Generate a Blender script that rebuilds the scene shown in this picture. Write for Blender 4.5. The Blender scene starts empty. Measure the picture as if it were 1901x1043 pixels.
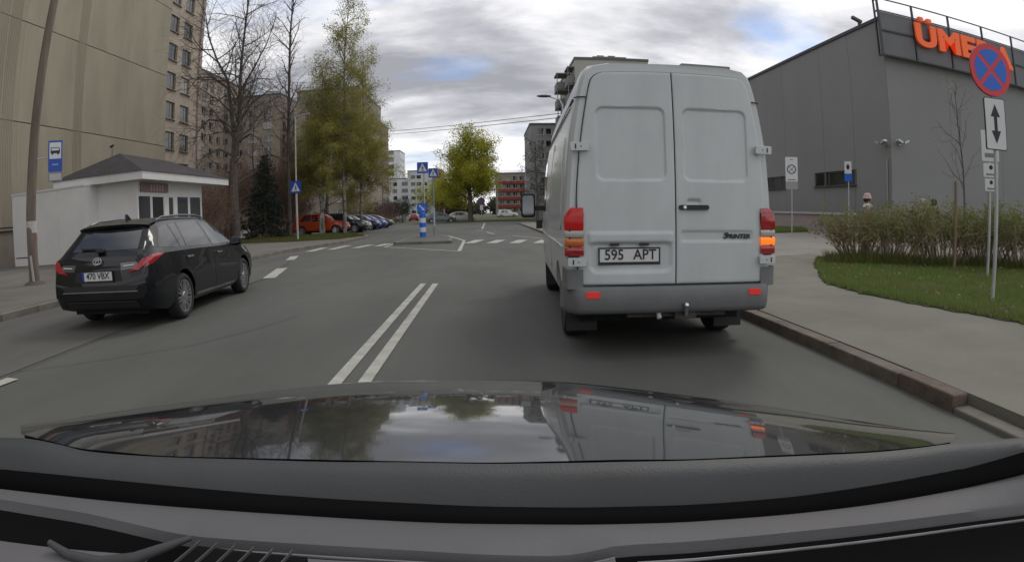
import bpy, bmesh, math, random
import numpy as np
from mathutils import Vector, Matrix
from mathutils.bvhtree import BVHTree
from math import sin, cos, pi, radians, hypot, atan2, sqrt

scn = bpy.context.scene
COL = scn.collection
R = radians

# ---------------------------------------------------------------- camera (wide dash camera behind the windscreen)
CAM_H, CAM_P, CAM_Y, CAM_R = 1.3008, -0.12029, 0.03868, -0.02082
cd = bpy.data.cameras.new("dash_camera")
cd.type = 'PANO'
cd.panorama_type = 'FISHEYE_LENS_POLYNOMIAL'
cd.sensor_fit = 'HORIZONTAL'
cd.sensor_width = 36.0
cd.sensor_height = 36.0 * 561 / 1024
cd.fisheye_fov = R(179)
cd.fisheye_polynomial_k0 = 0
cd.fisheye_polynomial_k1 = -(1901 / 36.0) / 1067.3
cd.fisheye_polynomial_k2 = 0
cd.fisheye_polynomial_k3 = 0
cd.fisheye_polynomial_k4 = 0
cd.clip_start = 0.02
cd.clip_end = 3000
cam = bpy.data.objects.new("dash_camera", cd)
COL.objects.link(cam)
_F = Vector((sin(CAM_Y) * cos(CAM_P), cos(CAM_Y) * cos(CAM_P), sin(CAM_P)))
_R = Vector((cos(CAM_Y), -sin(CAM_Y), 0))
_U = _R.cross(_F)
_R2 = _R * cos(CAM_R) + _U * sin(CAM_R)
_U2 = -_R * sin(CAM_R) + _U * cos(CAM_R)
mw = Matrix.Identity(4)
for i in range(3):
    mw[i][0], mw[i][1], mw[i][2] = _R2[i], _U2[i], -_F[i]
mw[2][3] = CAM_H
cam.matrix_world = mw
scn.camera = cam

# ---------------------------------------------------------------- sky, sun, exposure
SUN_EL, SUN_AZ = 46.0, 35.0          # ahead and to the right of the camera (azimuth clockwise from +Y)
world = bpy.data.worlds.new("World")
scn.world = world
world.use_nodes = True
nt = world.node_tree
nt.nodes.clear()
def N(tree, typ, **kw):
    n = tree.nodes.new(typ)
    for k, v in kw.items():
        if k.startswith("i_"):
            n.inputs[k[2:]].default_value = v
        else:
            setattr(n, k, v)
    return n
def sky_world():
    L = nt.links.new
    out = N(nt, 'ShaderNodeOutputWorld')
    bg = N(nt, 'ShaderNodeBackground'); bg.inputs['Strength'].default_value = 1.06
    sky = N(nt, 'ShaderNodeTexSky', sky_type='NISHITA', sun_disc=False)
    sky.sun_elevation = R(SUN_EL); sky.sun_rotation = R(SUN_AZ)
    sky.air_density = 1.0; sky.dust_density = 0.6; sky.ozone_density = 1.5
    tc = N(nt, 'ShaderNodeTexCoord')
    sep = N(nt, 'ShaderNodeSeparateXYZ'); L(tc.outputs['Generated'], sep.inputs[0])
    zc = N(nt, 'ShaderNodeMath', operation='MAXIMUM'); L(sep.outputs['Z'], zc.inputs[0]); zc.inputs[1].default_value = 0.0
    za = N(nt, 'ShaderNodeMath', operation='ADD'); L(zc.outputs[0], za.inputs[0]); za.inputs[1].default_value = 0.16
    dx = N(nt, 'ShaderNodeMath', operation='DIVIDE'); L(sep.outputs['X'], dx.inputs[0]); L(za.outputs[0], dx.inputs[1])
    dy = N(nt, 'ShaderNodeMath', operation='DIVIDE'); L(sep.outputs['Y'], dy.inputs[0]); L(za.outputs[0], dy.inputs[1])
    cb = N(nt, 'ShaderNodeCombineXYZ'); L(dx.outputs[0], cb.inputs[0]); L(dy.outputs[0], cb.inputs[1])
    def fbm(scale, det, rough, off, dist=0.0, sx=1.0):
        mp = N(nt, 'ShaderNodeMapping'); mp.inputs['Location'].default_value = off; mp.inputs['Scale'].default_value = (sx, 1, 1)
        L(cb.outputs[0], mp.inputs['Vector'])
        n = N(nt, 'ShaderNodeTexNoise'); n.inputs['Scale'].default_value = scale; n.inputs['Detail'].default_value = det
        n.inputs['Roughness'].default_value = rough; n.inputs['Distortion'].default_value = dist
        L(mp.outputs[0], n.inputs['Vector']); return n
    big = fbm(0.85, 7, 0.54, (3.1, 1.7, 0), 0.3, 0.7)
    fine = fbm(2.2, 8, 0.58, (7.3, 2.2, 4), 0.2, 0.7)
    gap = fbm(0.95, 5, 0.5, (1.15, 9.4, 2), 0.3, 0.75)
    mixn = N(nt, 'ShaderNodeMix', data_type='FLOAT'); mixn.inputs[0].default_value = 0.36
    L(big.outputs['Fac'], mixn.inputs[2]); L(fine.outputs['Fac'], mixn.inputs[3])
    cr = N(nt, 'ShaderNodeValToRGB')
    e = cr.color_ramp.elements
    e[0].position = 0.37; e[0].color = (0.31, 0.315, 0.35, 1)
    e[1].position = 0.585; e[1].color = (0.98, 0.98, 0.98, 1)
    m1 = e.new(0.44); m1.color = (0.48, 0.485, 0.52, 1)
    m2 = e.new(0.51); m2.color = (0.78, 0.78, 0.80, 1)
    L(mixn.outputs[0], cr.inputs[0])
    gr = N(nt, 'ShaderNodeValToRGB')
    g = gr.color_ramp.elements
    g[0].position = 0.535; g[0].color = (0, 0, 0, 1)
    g[1].position = 0.66; g[1].color = (0.85, 0.85, 0.85, 1)
    L(gap.outputs['Fac'], gr.inputs[0])
    # near the horizon the clouds close up into a bright even layer
    hz = N(nt, 'ShaderNodeMapRange'); hz.inputs['From Min'].default_value = 0.02; hz.inputs['From Max'].default_value = 0.2
    L(zc.outputs[0], hz.inputs['Value'])
    gm = N(nt, 'ShaderNodeMath', operation='MULTIPLY'); L(gr.outputs[0], gm.inputs[0]); L(hz.outputs[0], gm.inputs[1])
    sk = N(nt, 'ShaderNodeMix', data_type='RGBA', blend_type='MULTIPLY'); sk.inputs[0].default_value = 1.0
    L(sky.outputs[0], sk.inputs[6]); sk.inputs[7].default_value = (0.062, 0.076, 0.098, 1)
    fin = N(nt, 'ShaderNodeMix', data_type='RGBA')
    L(gm.outputs[0], fin.inputs[0]); L(cr.outputs[0], fin.inputs[6]); L(sk.outputs[2], fin.inputs[7])
    L(fin.outputs[2], bg.inputs['Color']); L(bg.outputs[0], out.inputs['Surface'])
sky_world()
sl = bpy.data.lights.new("sun", 'SUN'); sl.energy = 0.75; sl.angle = R(16); sl.color = (1.0, 0.95, 0.88)
sun = bpy.data.objects.new("sun", sl); COL.objects.link(sun)
_sd = Vector((sin(R(SUN_AZ)) * cos(R(SUN_EL)), cos(R(SUN_AZ)) * cos(R(SUN_EL)), sin(R(SUN_EL))))
sun.rotation_euler = (-_sd).to_track_quat('-Z', 'Y').to_euler()
sun.location = (0, 0, 60)
scn.view_settings.view_transform = 'Standard'
scn.view_settings.look = 'None'
scn.view_settings.exposure = 0.24
scn.view_settings.gamma = 1.0
scn.view_settings.use_curve_mapping = False
scn.cycles.max_bounces = 6
scn.cycles.transparent_max_bounces = 12
scn.cycles.caustics_reflective = False
scn.cycles.caustics_refractive = False
scn.cycles.use_denoising = True

# ---------------------------------------------------------------- materials
MATS = {}
def mat(name, col, rough=0.7, metal=0.0, spec=0.5, var=0.0, vscale=4.0, col2=None, bump=0.0, bscale=60.0, coat=0.0, emis=None, estr=0.0,
        trans=0.0, wave=None, detail=6, stretch=(1, 1, 1), sub=0.0):
    if name in MATS: return MATS[name]
    m = bpy.data.materials.new(name); m.use_nodes = True
    t = m.node_tree; b = t.nodes['Principled BSDF']; L = t.links.new
    c = (*col, 1)
    b.inputs['Base Color'].default_value = c
    b.inputs['Roughness'].default_value = rough
    b.inputs['Metallic'].default_value = metal
    b.inputs['Specular IOR Level'].default_value = spec
    b.inputs['Coat Weight'].default_value = coat
    b.inputs['Coat Roughness'].default_value = 0.04
    b.inputs['Transmission Weight'].default_value = trans
    if emis:
        b.inputs['Emission Color'].default_value = (*emis, 1); b.inputs['Emission Strength'].default_value = estr
    if var or bump or wave:
        tc = N(t, 'ShaderNodeTexCoord')
        mp = N(t, 'ShaderNodeMapping'); mp.inputs['Scale'].default_value = stretch
        L(tc.outputs['Object'], mp.inputs[0])
    if var:
        n = N(t, 'ShaderNodeTexNoise'); n.inputs['Scale'].default_value = vscale; n.inputs['Detail'].default_value = detail
        n.inputs['Roughness'].default_value = 0.62
        L(mp.outputs[0], n.inputs['Vector'])
        mr = N(t, 'ShaderNodeMapRange'); mr.inputs['From Min'].default_value = 0.32; mr.inputs['From Max'].default_value = 0.68
        L(n.outputs['Fac'], mr.inputs['Value'])
        mx = N(t, 'ShaderNodeMix', data_type='RGBA')
        k2 = col2 if col2 else tuple(x * (1 - var) for x in col)
        k1 = col if col2 else tuple(min(1, x * (1 + var)) for x in col)
        mx.inputs[6].default_value = (*k1, 1); mx.inputs[7].default_value = (*k2, 1)
        L(mr.outputs[0], mx.inputs[0]); L(mx.outputs[2], b.inputs['Base Color'])
        rr = N(t, 'ShaderNodeMapRange'); rr.inputs['To Min'].default_value = max(0.02, rough - 0.06); rr.inputs['To Max'].default_value = min(1, rough + 0.08)
        L(n.outputs['Fac'], rr.inputs['Value']); L(rr.outputs[0], b.inputs['Roughness'])
    h = None
    if bump:
        n2 = N(t, 'ShaderNodeTexNoise'); n2.inputs['Scale'].default_value = bscale; n2.inputs['Detail'].default_value = 5
        L(mp.outputs[0], n2.inputs['Vector']); h = n2.outputs['Fac']
    if wave:
        w = N(t, 'ShaderNodeTexWave', wave_type='BANDS', bands_direction=wave[0]); w.inputs['Scale'].default_value = wave[1]
        w.inputs['Distortion'].default_value = 0
        L(mp.outputs[0], w.inputs['Vector']); h = w.outputs['Fac']
    if h is not None:
        bp = N(t, 'ShaderNodeBump'); bp.inputs['Strength'].default_value = wave[2] if wave else min(1, bump)
        bp.inputs['Distance'].default_value = 0.02 if not wave else 0.05
        L(h, bp.inputs['Height']); L(bp.outputs[0], b.inputs['Normal'])
    MATS[name] = m
    return m
def glass_mat(name, tint=(0.02, 0.025, 0.03), rough=0.03, spec=0.6):
    return mat(name, tint, rough, 0, spec)

# ---------------------------------------------------------------- mesh helpers
class MB:
    def __init__(s): s.v = []; s.f = []; s.m = []
    def add(s, vs, fs, m=0):
        o = len(s.v); s.v.extend([tuple(q) for q in vs]); s.f.extend([tuple(o + i for i in f) for f in fs]); s.m.extend([m] * len(fs))
    def quad(s, a, b, c, d, m=0): s.add([a, b, c, d], [(0, 1, 2, 3)], m)
    def box(s, x0, x1, y0, y1, z0, z1, m=0):
        s.add([(x0, y0, z0), (x1, y0, z0), (x1, y1, z0), (x0, y1, z0), (x0, y0, z1), (x1, y0, z1), (x1, y1, z1), (x0, y1, z1)],
              [(0, 3, 2, 1), (4, 5, 6, 7), (0, 1, 5, 4), (1, 2, 6, 5), (2, 3, 7, 6), (3, 0, 4, 7)], m)
    def obox(s, M, sx, sy, sz, m=0):
        vs = [M @ Vector((a * sx / 2, b * sy / 2, c * sz / 2)) for c in (-1, 1) for a, b in ((-1, -1), (1, -1), (1, 1), (-1, 1))]
        s.add(vs, [(0, 3, 2, 1), (4, 5, 6, 7), (0, 1, 5, 4), (1, 2, 6, 5), (2, 3, 7, 6), (3, 0, 4, 7)], m)
    def bar(s, p, q, w, h, m=0):
        p, q = Vector(p), Vector(q); d = q - p; L = d.length
        M = Matrix.Translation((p + q) / 2) @ d.to_track_quat('X', 'Z').to_matrix().to_4x4()
        s.obox(M, L, w, h, m)
    def tube(s, pts, rad, n=8, m=0, caps=True):
        pts = [Vector(p) for p in pts]
        if not hasattr(rad, '__len__'): rad = [rad] * len(pts)
        o = len(s.v); up = None
        for i, p in enumerate(pts):
            d = (pts[min(i + 1, len(pts) - 1)] - pts[max(i - 1, 0)])
            d = d.normalized() if d.length > 1e-9 else Vector((0, 0, 1))
            if up is None:
                a = Vector((1, 0, 0)) if abs(d.x) < 0.9 else Vector((0, 1, 0)); u = a - d * a.dot(d)
            else:
                u = up - d * up.dot(d)
                if u.length < 1e-6: u = d.orthogonal()
            u.normalize(); up = u; w = d.cross(u)
            for k in range(n):
                t = 2 * pi * k / n; s.v.append(tuple(p + (u * cos(t) + w * sin(t)) * rad[i]))
        for i in range(len(pts) - 1):
            for k in range(n):
                k2 = (k + 1) % n
                s.f.append((o + i * n + k, o + i * n + k2, o + (i + 1) * n + k2, o + (i + 1) * n + k)); s.m.append(m)
        if caps:
            s.f.append(tuple(o + k for k in range(n))[::-1]); s.m.append(m)
            s.f.append(tuple(o + (len(pts) - 1) * n + k for k in range(n))); s.m.append(m)
    def lathe(s, prof, n=24, M=None, m=0):
        M = M or Matrix.Identity(4); o = len(s.v)
        for r, z in prof:
            for k in range(n):
                t = 2 * pi * k / n; s.v.append(tuple(M @ Vector((r * cos(t), r * sin(t), z))))
        for i in range(len(prof) - 1):
            for k in range(n):
                k2 = (k + 1) % n
                s.f.append((o + i * n + k, o + i * n + k2, o + (i + 1) * n + k2, o + (i + 1) * n + k)); s.m.append(m)
    def prism(s, poly, d0, d1, M=None, m=0):
        """polygon in local XY extruded along local Z from d0 to d1"""
        M = M or Matrix.Identity(4); n = len(poly)
        vs = [M @ Vector((x, y, d0)) for x, y in poly] + [M @ Vector((x, y, d1)) for x, y in poly]
        fs = [tuple(range(n))[::-1], tuple(range(n, 2 * n))] + [(i, (i + 1) % n, n + (i + 1) % n, n + i) for i in range(n)]
        s.add(vs, fs, m)
    def grid(s, fn, nu, nv, m=0):
        o = len(s.v)
        for j in range(nv + 1):
            for i in range(nu + 1): s.v.append(tuple(fn(i / nu, j / nv)))
        for j in range(nv):
            for i in range(nu):
                a = o + j * (nu + 1) + i
                s.f.append((a, a + 1, a + nu + 2, a + nu + 1)); s.m.append(m)
    def mesh(s, name, mats, smooth=None):
        me = bpy.data.meshes.new(name)
        me.from_pydata(s.v, [], s.f)
        for k in (mats if isinstance(mats, (list, tuple)) else [mats]): me.materials.append(k)
        if s.m and max(s.m) > 0: me.polygons.foreach_set('material_index', s.m)
        if smooth is not None:
            me.polygons.foreach_set('use_smooth', [True] * len(s.f))
            if smooth < 179: me.set_sharp_from_angle(angle=R(smooth))
        me.update()
        return me
    def build(s, name, mats, parent=None, smooth=None, bevel=0, fixn=False):
        o = bpy.data.objects.new(name, s.mesh(name, mats, smooth)); COL.objects.link(o)
        if parent: o.parent = parent
        if fixn: fix_normals(o.data)
        if bevel:
            b = o.modifiers.new("bevel", 'BEVEL'); b.width = bevel; b.segments = 2; b.limit_method = 'ANGLE'; b.angle_limit = R(40)
        return o
def fix_normals(me):
    bm = bmesh.new(); bm.from_mesh(me); bmesh.ops.recalc_face_normals(bm, faces=bm.faces); bm.to_mesh(me); bm.free()
def tag(o, label, cat, group=None, kind=None):
    if label: o['label'] = label
    if cat: o['category'] = cat
    if group: o['group'] = group
    if kind: o['kind'] = kind
    return o
def struct(o): o['kind'] = 'structure'; return o
def stuff(o): o['kind'] = 'stuff'; return o
def thing(name, label, cat, loc=(0, 0, 0), rotz=0.0, group=None):
    o = bpy.data.objects.new(name, None); COL.objects.link(o)
    o.location = loc; o.rotation_euler = (0, 0, rotz); o.empty_display_size = 0.2
    return tag(o, label, cat, group)
def dup(root, loc=None, rotz=None, label=None, group=None, swap=None):
    def cp(o, par):
        c = o.copy(); COL.objects.link(c); c.parent = par
        if swap and c.type == 'MESH':
            for a, b in swap.items():
                if any(sl_.material == a for sl_ in c.material_slots):
                    c.data = c.data.copy()
                    for i, mm in enumerate(c.data.materials):
                        if mm == a: c.data.materials[i] = b
        for ch in list(o.children): cp(ch, c)
        return c
    r = cp(root, root.parent)
    if loc is not None: r.location = loc
    if rotz is not None: r.rotation_euler = (0, 0, rotz)
    if label: r['label'] = label
    if group: r['group'] = group
    return r
def inst(name, me, parent=None, loc=(0, 0, 0), rot=(0, 0, 0)):
    o = bpy.data.objects.new(name, me); COL.objects.link(o); o.parent = parent; o.location = loc; o.rotation_euler = rot
    return o
def text_mesh(txt, size, mats, depth=0.002, bold=0.0, name="lettering", squash=1.0, shear=0.0, align='CENTER'):
    cu = bpy.data.curves.new("t", 'FONT'); cu.body = txt; cu.size = size; cu.extrude = depth; cu.offset = bold
    cu.align_x = align; cu.align_y = 'CENTER'; cu.shear = shear; cu.resolution_u = 4
    o = bpy.data.objects.new("t", cu); COL.objects.link(o)
    dg = bpy.context.evaluated_depsgraph_get()
    me = bpy.data.meshes.new_from_object(o.evaluated_get(dg))
    bpy.data.objects.remove(o); bpy.data.curves.remove(cu)
    me.name = name
    if squash != 1.0:
        me.transform(Matrix.Diagonal((squash, 1, 1, 1)))
    me.materials.clear(); me.materials.append(mats)
    return me
def pchip(xs, ys):
    xs = np.array(xs, float); ys = np.array(ys, float); h = np.diff(xs); d = np.diff(ys) / h
    m = np.zeros_like(ys)
    for i in range(1, len(xs) - 1):
        if d[i - 1] * d[i] > 0:
            w1, w2 = 2 * h[i] + h[i - 1], h[i] + 2 * h[i - 1]
            m[i] = (w1 + w2) / (w1 / d[i - 1] + w2 / d[i])
    m[0], m[-1] = d[0], d[-1]
    def f(x):
        x = min(max(x, xs[0]), xs[-1]); i = min(max(int(np.searchsorted(xs, x) - 1), 0), len(xs) - 2)
        t = (x - xs[i]) / h[i]; t2, t3 = t * t, t ** 3
        return float((2 * t3 - 3 * t2 + 1) * ys[i] + (t3 - 2 * t2 + t) * h[i] * m[i] + (-2 * t3 + 3 * t2) * ys[i + 1] + (t3 - t2) * h[i] * m[i + 1])
    return f
def boolean_cut(me, cutters, name):
    """body minus cutters, evaluated to a new mesh"""
    o = bpy.data.objects.new("b", me); COL.objects.link(o); cs = []
    for c in cutters:
        k = bpy.data.objects.new("c", c); COL.objects.link(k); cs.append(k)
        md = o.modifiers.new("b", 'BOOLEAN'); md.operation = 'DIFFERENCE'; md.solver = 'EXACT'; md.object = k
    dg = bpy.context.evaluated_depsgraph_get()
    new = bpy.data.meshes.new_from_object(o.evaluated_get(dg)); new.name = name
    bpy.data.objects.remove(o)
    for k in cs: bpy.data.objects.remove(k)
    return new
def bvh_of(mb): return BVHTree.FromPolygons([Vector(v) for v in mb.v], mb.f)
def patch(bvh, poly, axis, side, off=0.004, res=3, skirt=0.02, mat_index=0, mb=None):
    """a panel that follows a body: polygon in the plane across AXIS ('x': (y,z), 'y': (x,z), 'z': (x,y)), cast onto the body from SIDE"""
    bm = bmesh.new()
    vs = [bm.verts.new((a, b, 0)) for a, b in poly]
    f = bm.faces.new(vs)
    bmesh.ops.triangulate(bm, faces=[f])
    for _ in range(res):
        bmesh.ops.subdivide_edges(bm, edges=bm.edges[:], cuts=1, use_grid_fill=True)
    bmesh.ops.triangulate(bm, faces=bm.faces[:])
    D = {'x': Vector((-side, 0, 0)), 'y': Vector((0, -side, 0)), 'z': Vector((0, 0, -side))}[axis]
    ok = True
    for v in bm.verts:
        a, b = v.co.x, v.co.y
        o = {'x': Vector((side * 30, a, b)), 'y': Vector((a, side * 30, b)), 'z': Vector((a, b, side * 30))}[axis]
        hit, nrm, idx, dist = bvh.ray_cast(o, D)
        if hit is None:
            hit, nrm, idx, dist = bvh.find_nearest(o + D * 29.2)
        v.co = hit - D * off
    if skirt:
        be = [e for e in bm.edges if e.is_boundary]
        r = bmesh.ops.extrude_edge_only(bm, edges=be)
        for g in r['geom']:
            if isinstance(g, bmesh.types.BMVert): g.co += D * skirt
    bmesh.ops.recalc_face_normals(bm, faces=bm.faces)
    # outward
    c = sum(((f.normal * f.calc_area()) for f in bm.faces), Vector())
    if c.dot(D) > 0: bmesh.ops.reverse_faces(bm, faces=bm.faces)
    bm.verts.index_update()
    mb = mb or MB()
    mb.add([v.co.copy() for v in bm.verts], [tuple(v.index for v in f.verts) for f in bm.faces], mat_index)
    bm.free()
    return mb
def rrect(x0, x1, y0, y1, r, n=4):
    pts = []
    for cx, cy, a0 in ((x1 - r, y0 + r, -90), (x1 - r, y1 - r, 0), (x0 + r, y1 - r, 90), (x0 + r, y0 + r, 180)):
        for k in range(n + 1):
            a = R(a0 + 90 * k / n); pts.append((cx + r * cos(a), cy + r * sin(a)))
    return pts
def circle(cx, cy, r, n=24, rx=None): return [(cx + (rx or r) * cos(2 * pi * k / n), cy + r * sin(2 * pi * k / n)) for k in range(n)]
M_front = Matrix(((1, 0, 0, 0), (0, 0, -1, 0), (0, 1, 0, 0), (0, 0, 0, 1)))   # local XY plane stood up to face -Y (extrusion towards -Y)
def Mface(loc, yaw=0.0):
    """matrix: local x -> right, y -> up, z -> towards the viewer for a board that faces -Y, turned by yaw about Z"""
    return Matrix.Translation(loc) @ Matrix.Rotation(yaw, 4, 'Z') @ M_front
rng = random.Random(7)
# ---------------------------------------------------------------- ground, road, pavements
asphalt = mat("asphalt", (0.100, 0.102, 0.091), 0.85, var=0.2, vscale=0.42, bump=0.35, bscale=90, detail=12, stretch=(1, 0.35, 1), spec=0.35)
asphalt_old = mat("asphalt_old", (0.115, 0.111, 0.102), 0.9, var=0.17, vscale=0.6, bump=0.4, bscale=80, detail=12, stretch=(1, 0.3, 1), spec=0.3)
paving = mat("paving", (0.168, 0.163, 0.132), 0.9, var=0.13, vscale=0.8, bump=0.3, bscale=70, detail=12, spec=0.3)
paving_far = mat("paving_far", (0.21, 0.195, 0.168), 0.9, var=0.14, vscale=0.35, bump=0.2, bscale=40, detail=10, spec=0.3)
pave_left = mat("pavement_dust", (0.15, 0.142, 0.126), 0.92, var=0.22, vscale=0.4, bump=0.3, bscale=60, detail=12, spec=0.3)
earth = mat("earth", (0.115, 0.105, 0.075), 0.95, col2=(0.07, 0.085, 0.035), var=0.3, vscale=0.12, bump=0.4, bscale=8, detail=10, spec=0.2)
turf = mat("turf", (0.07, 0.11, 0.028), 0.95, col2=(0.105, 0.095, 0.05), var=0.3, vscale=1.6, bump=0.6, bscale=25, detail=10, spec=0.15)
paint = mat("road_paint", (0.50, 0.49, 0.43), 0.7, col2=(0.30, 0.295, 0.26), var=0.3, vscale=5, bump=0.25, bscale=60, detail=10)
kerb_m = mat("kerb_concrete", (0.17, 0.155, 0.135), 0.9, var=0.25, vscale=3, bump=0.4, bscale=50, detail=8)
kerb_dark = mat("kerb_stained", (0.135, 0.112, 0.09), 0.9, var=0.3, vscale=4, bump=0.4, bscale=50, detail=8)
kerb_rust = mat("kerb_rust", (0.115, 0.085, 0.068), 0.9, var=0.3, vscale=5, bump=0.4, bscale=50, detail=8)

def sheet(name, poly, z, m, res=0):
    mb = MB(); mb.add([(x, y, z) for x, y in poly], [tuple(range(len(poly)))], 0)
    o = mb.build(name, m); return struct(o)
def slab(name, poly, z, m, h=0.16):
    mb = MB(); mb.prism(poly, z - h, z); o = mb.build(name, m); return struct(o)
sheet("ground", [(-700, -300), (700, -300), (700, 1500), (-700, 1500)], -0.03, earth)
road = sheet("road", [(-8.1, -30), (3.15, -30), (3.15, 9.8), (3.15, 62), (60, 62), (60, 77), (15, 77), (-6, 79), (-6.4, 330), (-14, 330), (-12.6, 79), (-60, 78), (-60, 64), (-11, 64), (-15.5, 62), (-15.5, 40.5),
      (-9.6, 40.2), (-7.35, 35.2), (-7.2, 28), (-7.8, 24.2), (-8.1, 22)], 0.0, asphalt)
sheet("bus_bay", [(-8.1, -30), (-4.9, -30), (-4.75, 4.5), (-5.1, 12.3), (-6.4, 18), (-7.75, 22.5), (-8.05, 21.5)], 0.004, asphalt_old)
pave_r = slab("pavement_beside_kerb", [(3.21, 2.75), (3.21, 9.9), (3.9, 11.2), (5.2, 12.6), (9, 14.2), (9.4, 13.2), (8.3, 12.9), (7.2, 11.2), (6.3, 9.6), (5.6, 8.4), (5.44, 7.1), (5.76, 5.6), (6.07, 4.4), (6.6, 1.5), (7, -6), (3.21, -6)], 0.118, paving)
sheet("car_park", [(3.15, 9.8), (3.9, 11.15), (5.2, 12.55), (9, 14.15), (9.5, 13.0), (14.5, 10), (26, 3.5), (70, 3.5), (70, 61.9), (6.2, 61.9), (6.2, 18.5), (3.15, 17.5)], 0.004, paving_far)
slab("pavement_by_far_kerb", [(3.3, 18.2), (6.2, 19.2), (6.2, 61.8), (3.3, 61.8)], 0.125, paving_far)
lawn = slab("lawn", [(6.6, 1.5), (6.07, 4.4), (5.76, 5.6), (5.44, 7.1), (5.6, 8.4), (6.3, 9.6), (7.2, 11.2), (8.3, 12.9), (9.5, 13.0), (14.5, 10), (26, 3.4), (26, -6), (7, -6)], 0.14, turf)
slab("lawn_round_tree", [(-6, 79.5), (15, 77.4), (16.5, 90), (14, 112), (2, 122), (-5.8, 116)], 0.13, turf)
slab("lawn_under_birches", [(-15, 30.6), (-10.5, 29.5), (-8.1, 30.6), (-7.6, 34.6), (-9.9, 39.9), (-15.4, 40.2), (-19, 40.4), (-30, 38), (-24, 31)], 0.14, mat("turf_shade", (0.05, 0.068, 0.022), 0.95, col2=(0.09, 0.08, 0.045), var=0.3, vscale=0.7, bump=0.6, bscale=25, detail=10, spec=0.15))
pave_l = slab("pavement_left", [(-8.26, -12), (-8.26, 22), (-7.96, 24.2), (-7.36, 27.9), (-7.5, 34.2), (-8.1, 30.5), (-10.5, 29.4), (-15, 30.4), (-24.2, 31), (-24.2, -12)], 0.125, pave_left)
sheet("courtyard", [(-24, 31), (-15.4, 40.5), (-15.5, 62), (-80, 62), (-80, 200), (-14.2, 200), (-14.2, 330), (-150, 330), (-150, 46), (-40, 46), (-40, 31)], -0.01, mat("courtyard_ground", (0.14, 0.135, 0.115), 0.95, col2=(0.075, 0.085, 0.04), var=0.3, vscale=0.15, bump=0.3, bscale=20, detail=8))
isl = slab("traffic_island", [(-4.0, 24.9), (-1.75, 24.9), (-1.9, 28.0), (-2.6, 31.5), (-3.3, 32.3), (-3.9, 31)], 0.12, asphalt_old)
slab("grass_island", [(14.5, 30), (17.5, 31.2), (20.5, 33), (21.5, 35.5), (20, 36.5), (16.5, 35), (13.5, 31.5)], 0.14, turf)

def kerb(name, pts, z=0.12, w=0.16, step=1.0, mats=(kerb_m,), rusty=None):
    """a row of kerbstones along a line, each stone a part"""
    root = bpy.data.objects.new(name, None); COL.objects.link(root); struct(root)
    cache = {}; r2 = random.Random(len(pts))
    for a, b in zip(pts[:-1], pts[1:]):
        d = Vector((b[0] - a[0], b[1] - a[1])); L = d.length; n = max(1, round(L / step)); s = L / n; ang = atan2(d.y, d.x)
        for k in range(n):
            mid = Vector(a) + d * ((k + 0.5) / n)
            key = (round(s, 2),)
            if key not in cache:
                m_ = MB(); g = 0.006
                m_.box(-s / 2 + g, s / 2 - g, -w / 2, w / 2, -0.12, z)
                cache[key] = m_
            mt = mats[0]
            if rusty and rusty(mid): mt = rusty(mid)
            kk = key + (mt.name,)
            if kk not in cache: cache[kk] = cache[key].mesh("kerbstone", mt)
            o = inst("kerbstone", cache[kk], root, (mid.x, mid.y, r2.uniform(-0.006, 0.004)), (0, 0, ang + r2.uniform(-0.004, 0.004)))
            if s > 0.5 and hypot(mid.x, mid.y) < 14:
                bv = o.modifiers.new("bevel", 'BEVEL'); bv.width = 0.014; bv.segments = 2
    return root
kerb("kerb", z=0.113, pts=[(3.12, 3.4), (3.12, 9.9), (3.8, 11.2), (5.1, 12.7), (9, 14.3)], mats=(kerb_dark,))
kerb("kerb", [(3.12, 2.75), (3.12, 3.4)], step=0.65, mats=(kerb_rust,))
kerb("kerb", [(3.12, -5.25), (3.12, 2.75)], z=0.045, mats=(mat("kerb_low", (0.14, 0.128, 0.11), 0.9, var=0.25, vscale=3),))
kerb("kerb", [(3.22, 18.1), (3.22, 61.8)], mats=(kerb_m,), step=1.6)
kerb("kerb", [(-8.17, -8), (-8.17, 22), (-7.87, 24.2), (-7.28, 27.9), (-7.43, 34.9), (-9.75, 40.05), (-15.5, 40.4)], mats=(kerb_m,))
kerb("kerb", [(-4.08, 24.82), (-1.68, 24.82), (-1.82, 28.0), (-2.5, 31.55), (-3.3, 32.4), (-4.0, 31.1), (-4.08, 24.82)], mats=(kerb_m,))

# painted markings, 6 mm above the road
def stripe(pts, w, name="road_marking", z=0.008, m=paint):
    mb = MB()
    for i in range(len(pts) - 1):
        a, b = Vector(pts[i]), Vector(pts[i + 1]); d = (b - a).normalized(); n_ = Vector((-d.y, d.x)) * w / 2
        zz = z + 0.0005 * i
        mb.quad((*(a - n_), zz), (*(b - n_), zz), (*(b + n_), zz), (*(a + n_), zz))
    return struct(mb.build(name, m))
stripe([(-1.25, -4), (-1.25, 10.65)], 0.108); stripe([(-1.015, -4), (-1.015, 10.6)], 0.108)
stripe([(-4.75, 1.4), (-4.6, 4.0)], 0.2, z=0.012)
stripe([(-5.02, 12.35), (-5.62, 14.85)], 0.3, z=0.012); stripe([(-6.45, 17.8), (-6.9, 19.6)], 0.3, z=0.012)
for a, b in (((-7.12, 21.9), (-7.2, 24.5)), ((-6.45, 22.75), (-6.4, 25.7)), ((-5.55, 23.3), (-5.3, 25.5)), ((-4.75, 24.1), (-4.6, 26.0))):
    stripe([a, b], 0.36, z=0.012)
for k in range(4):
    stripe([(-0.83 + 0.94 * k, 24.4 - 0.4 * k), (-0.42 + 0.98 * k, 27.1 - 0.5 * k)], 0.46, z=0.012)
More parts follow.
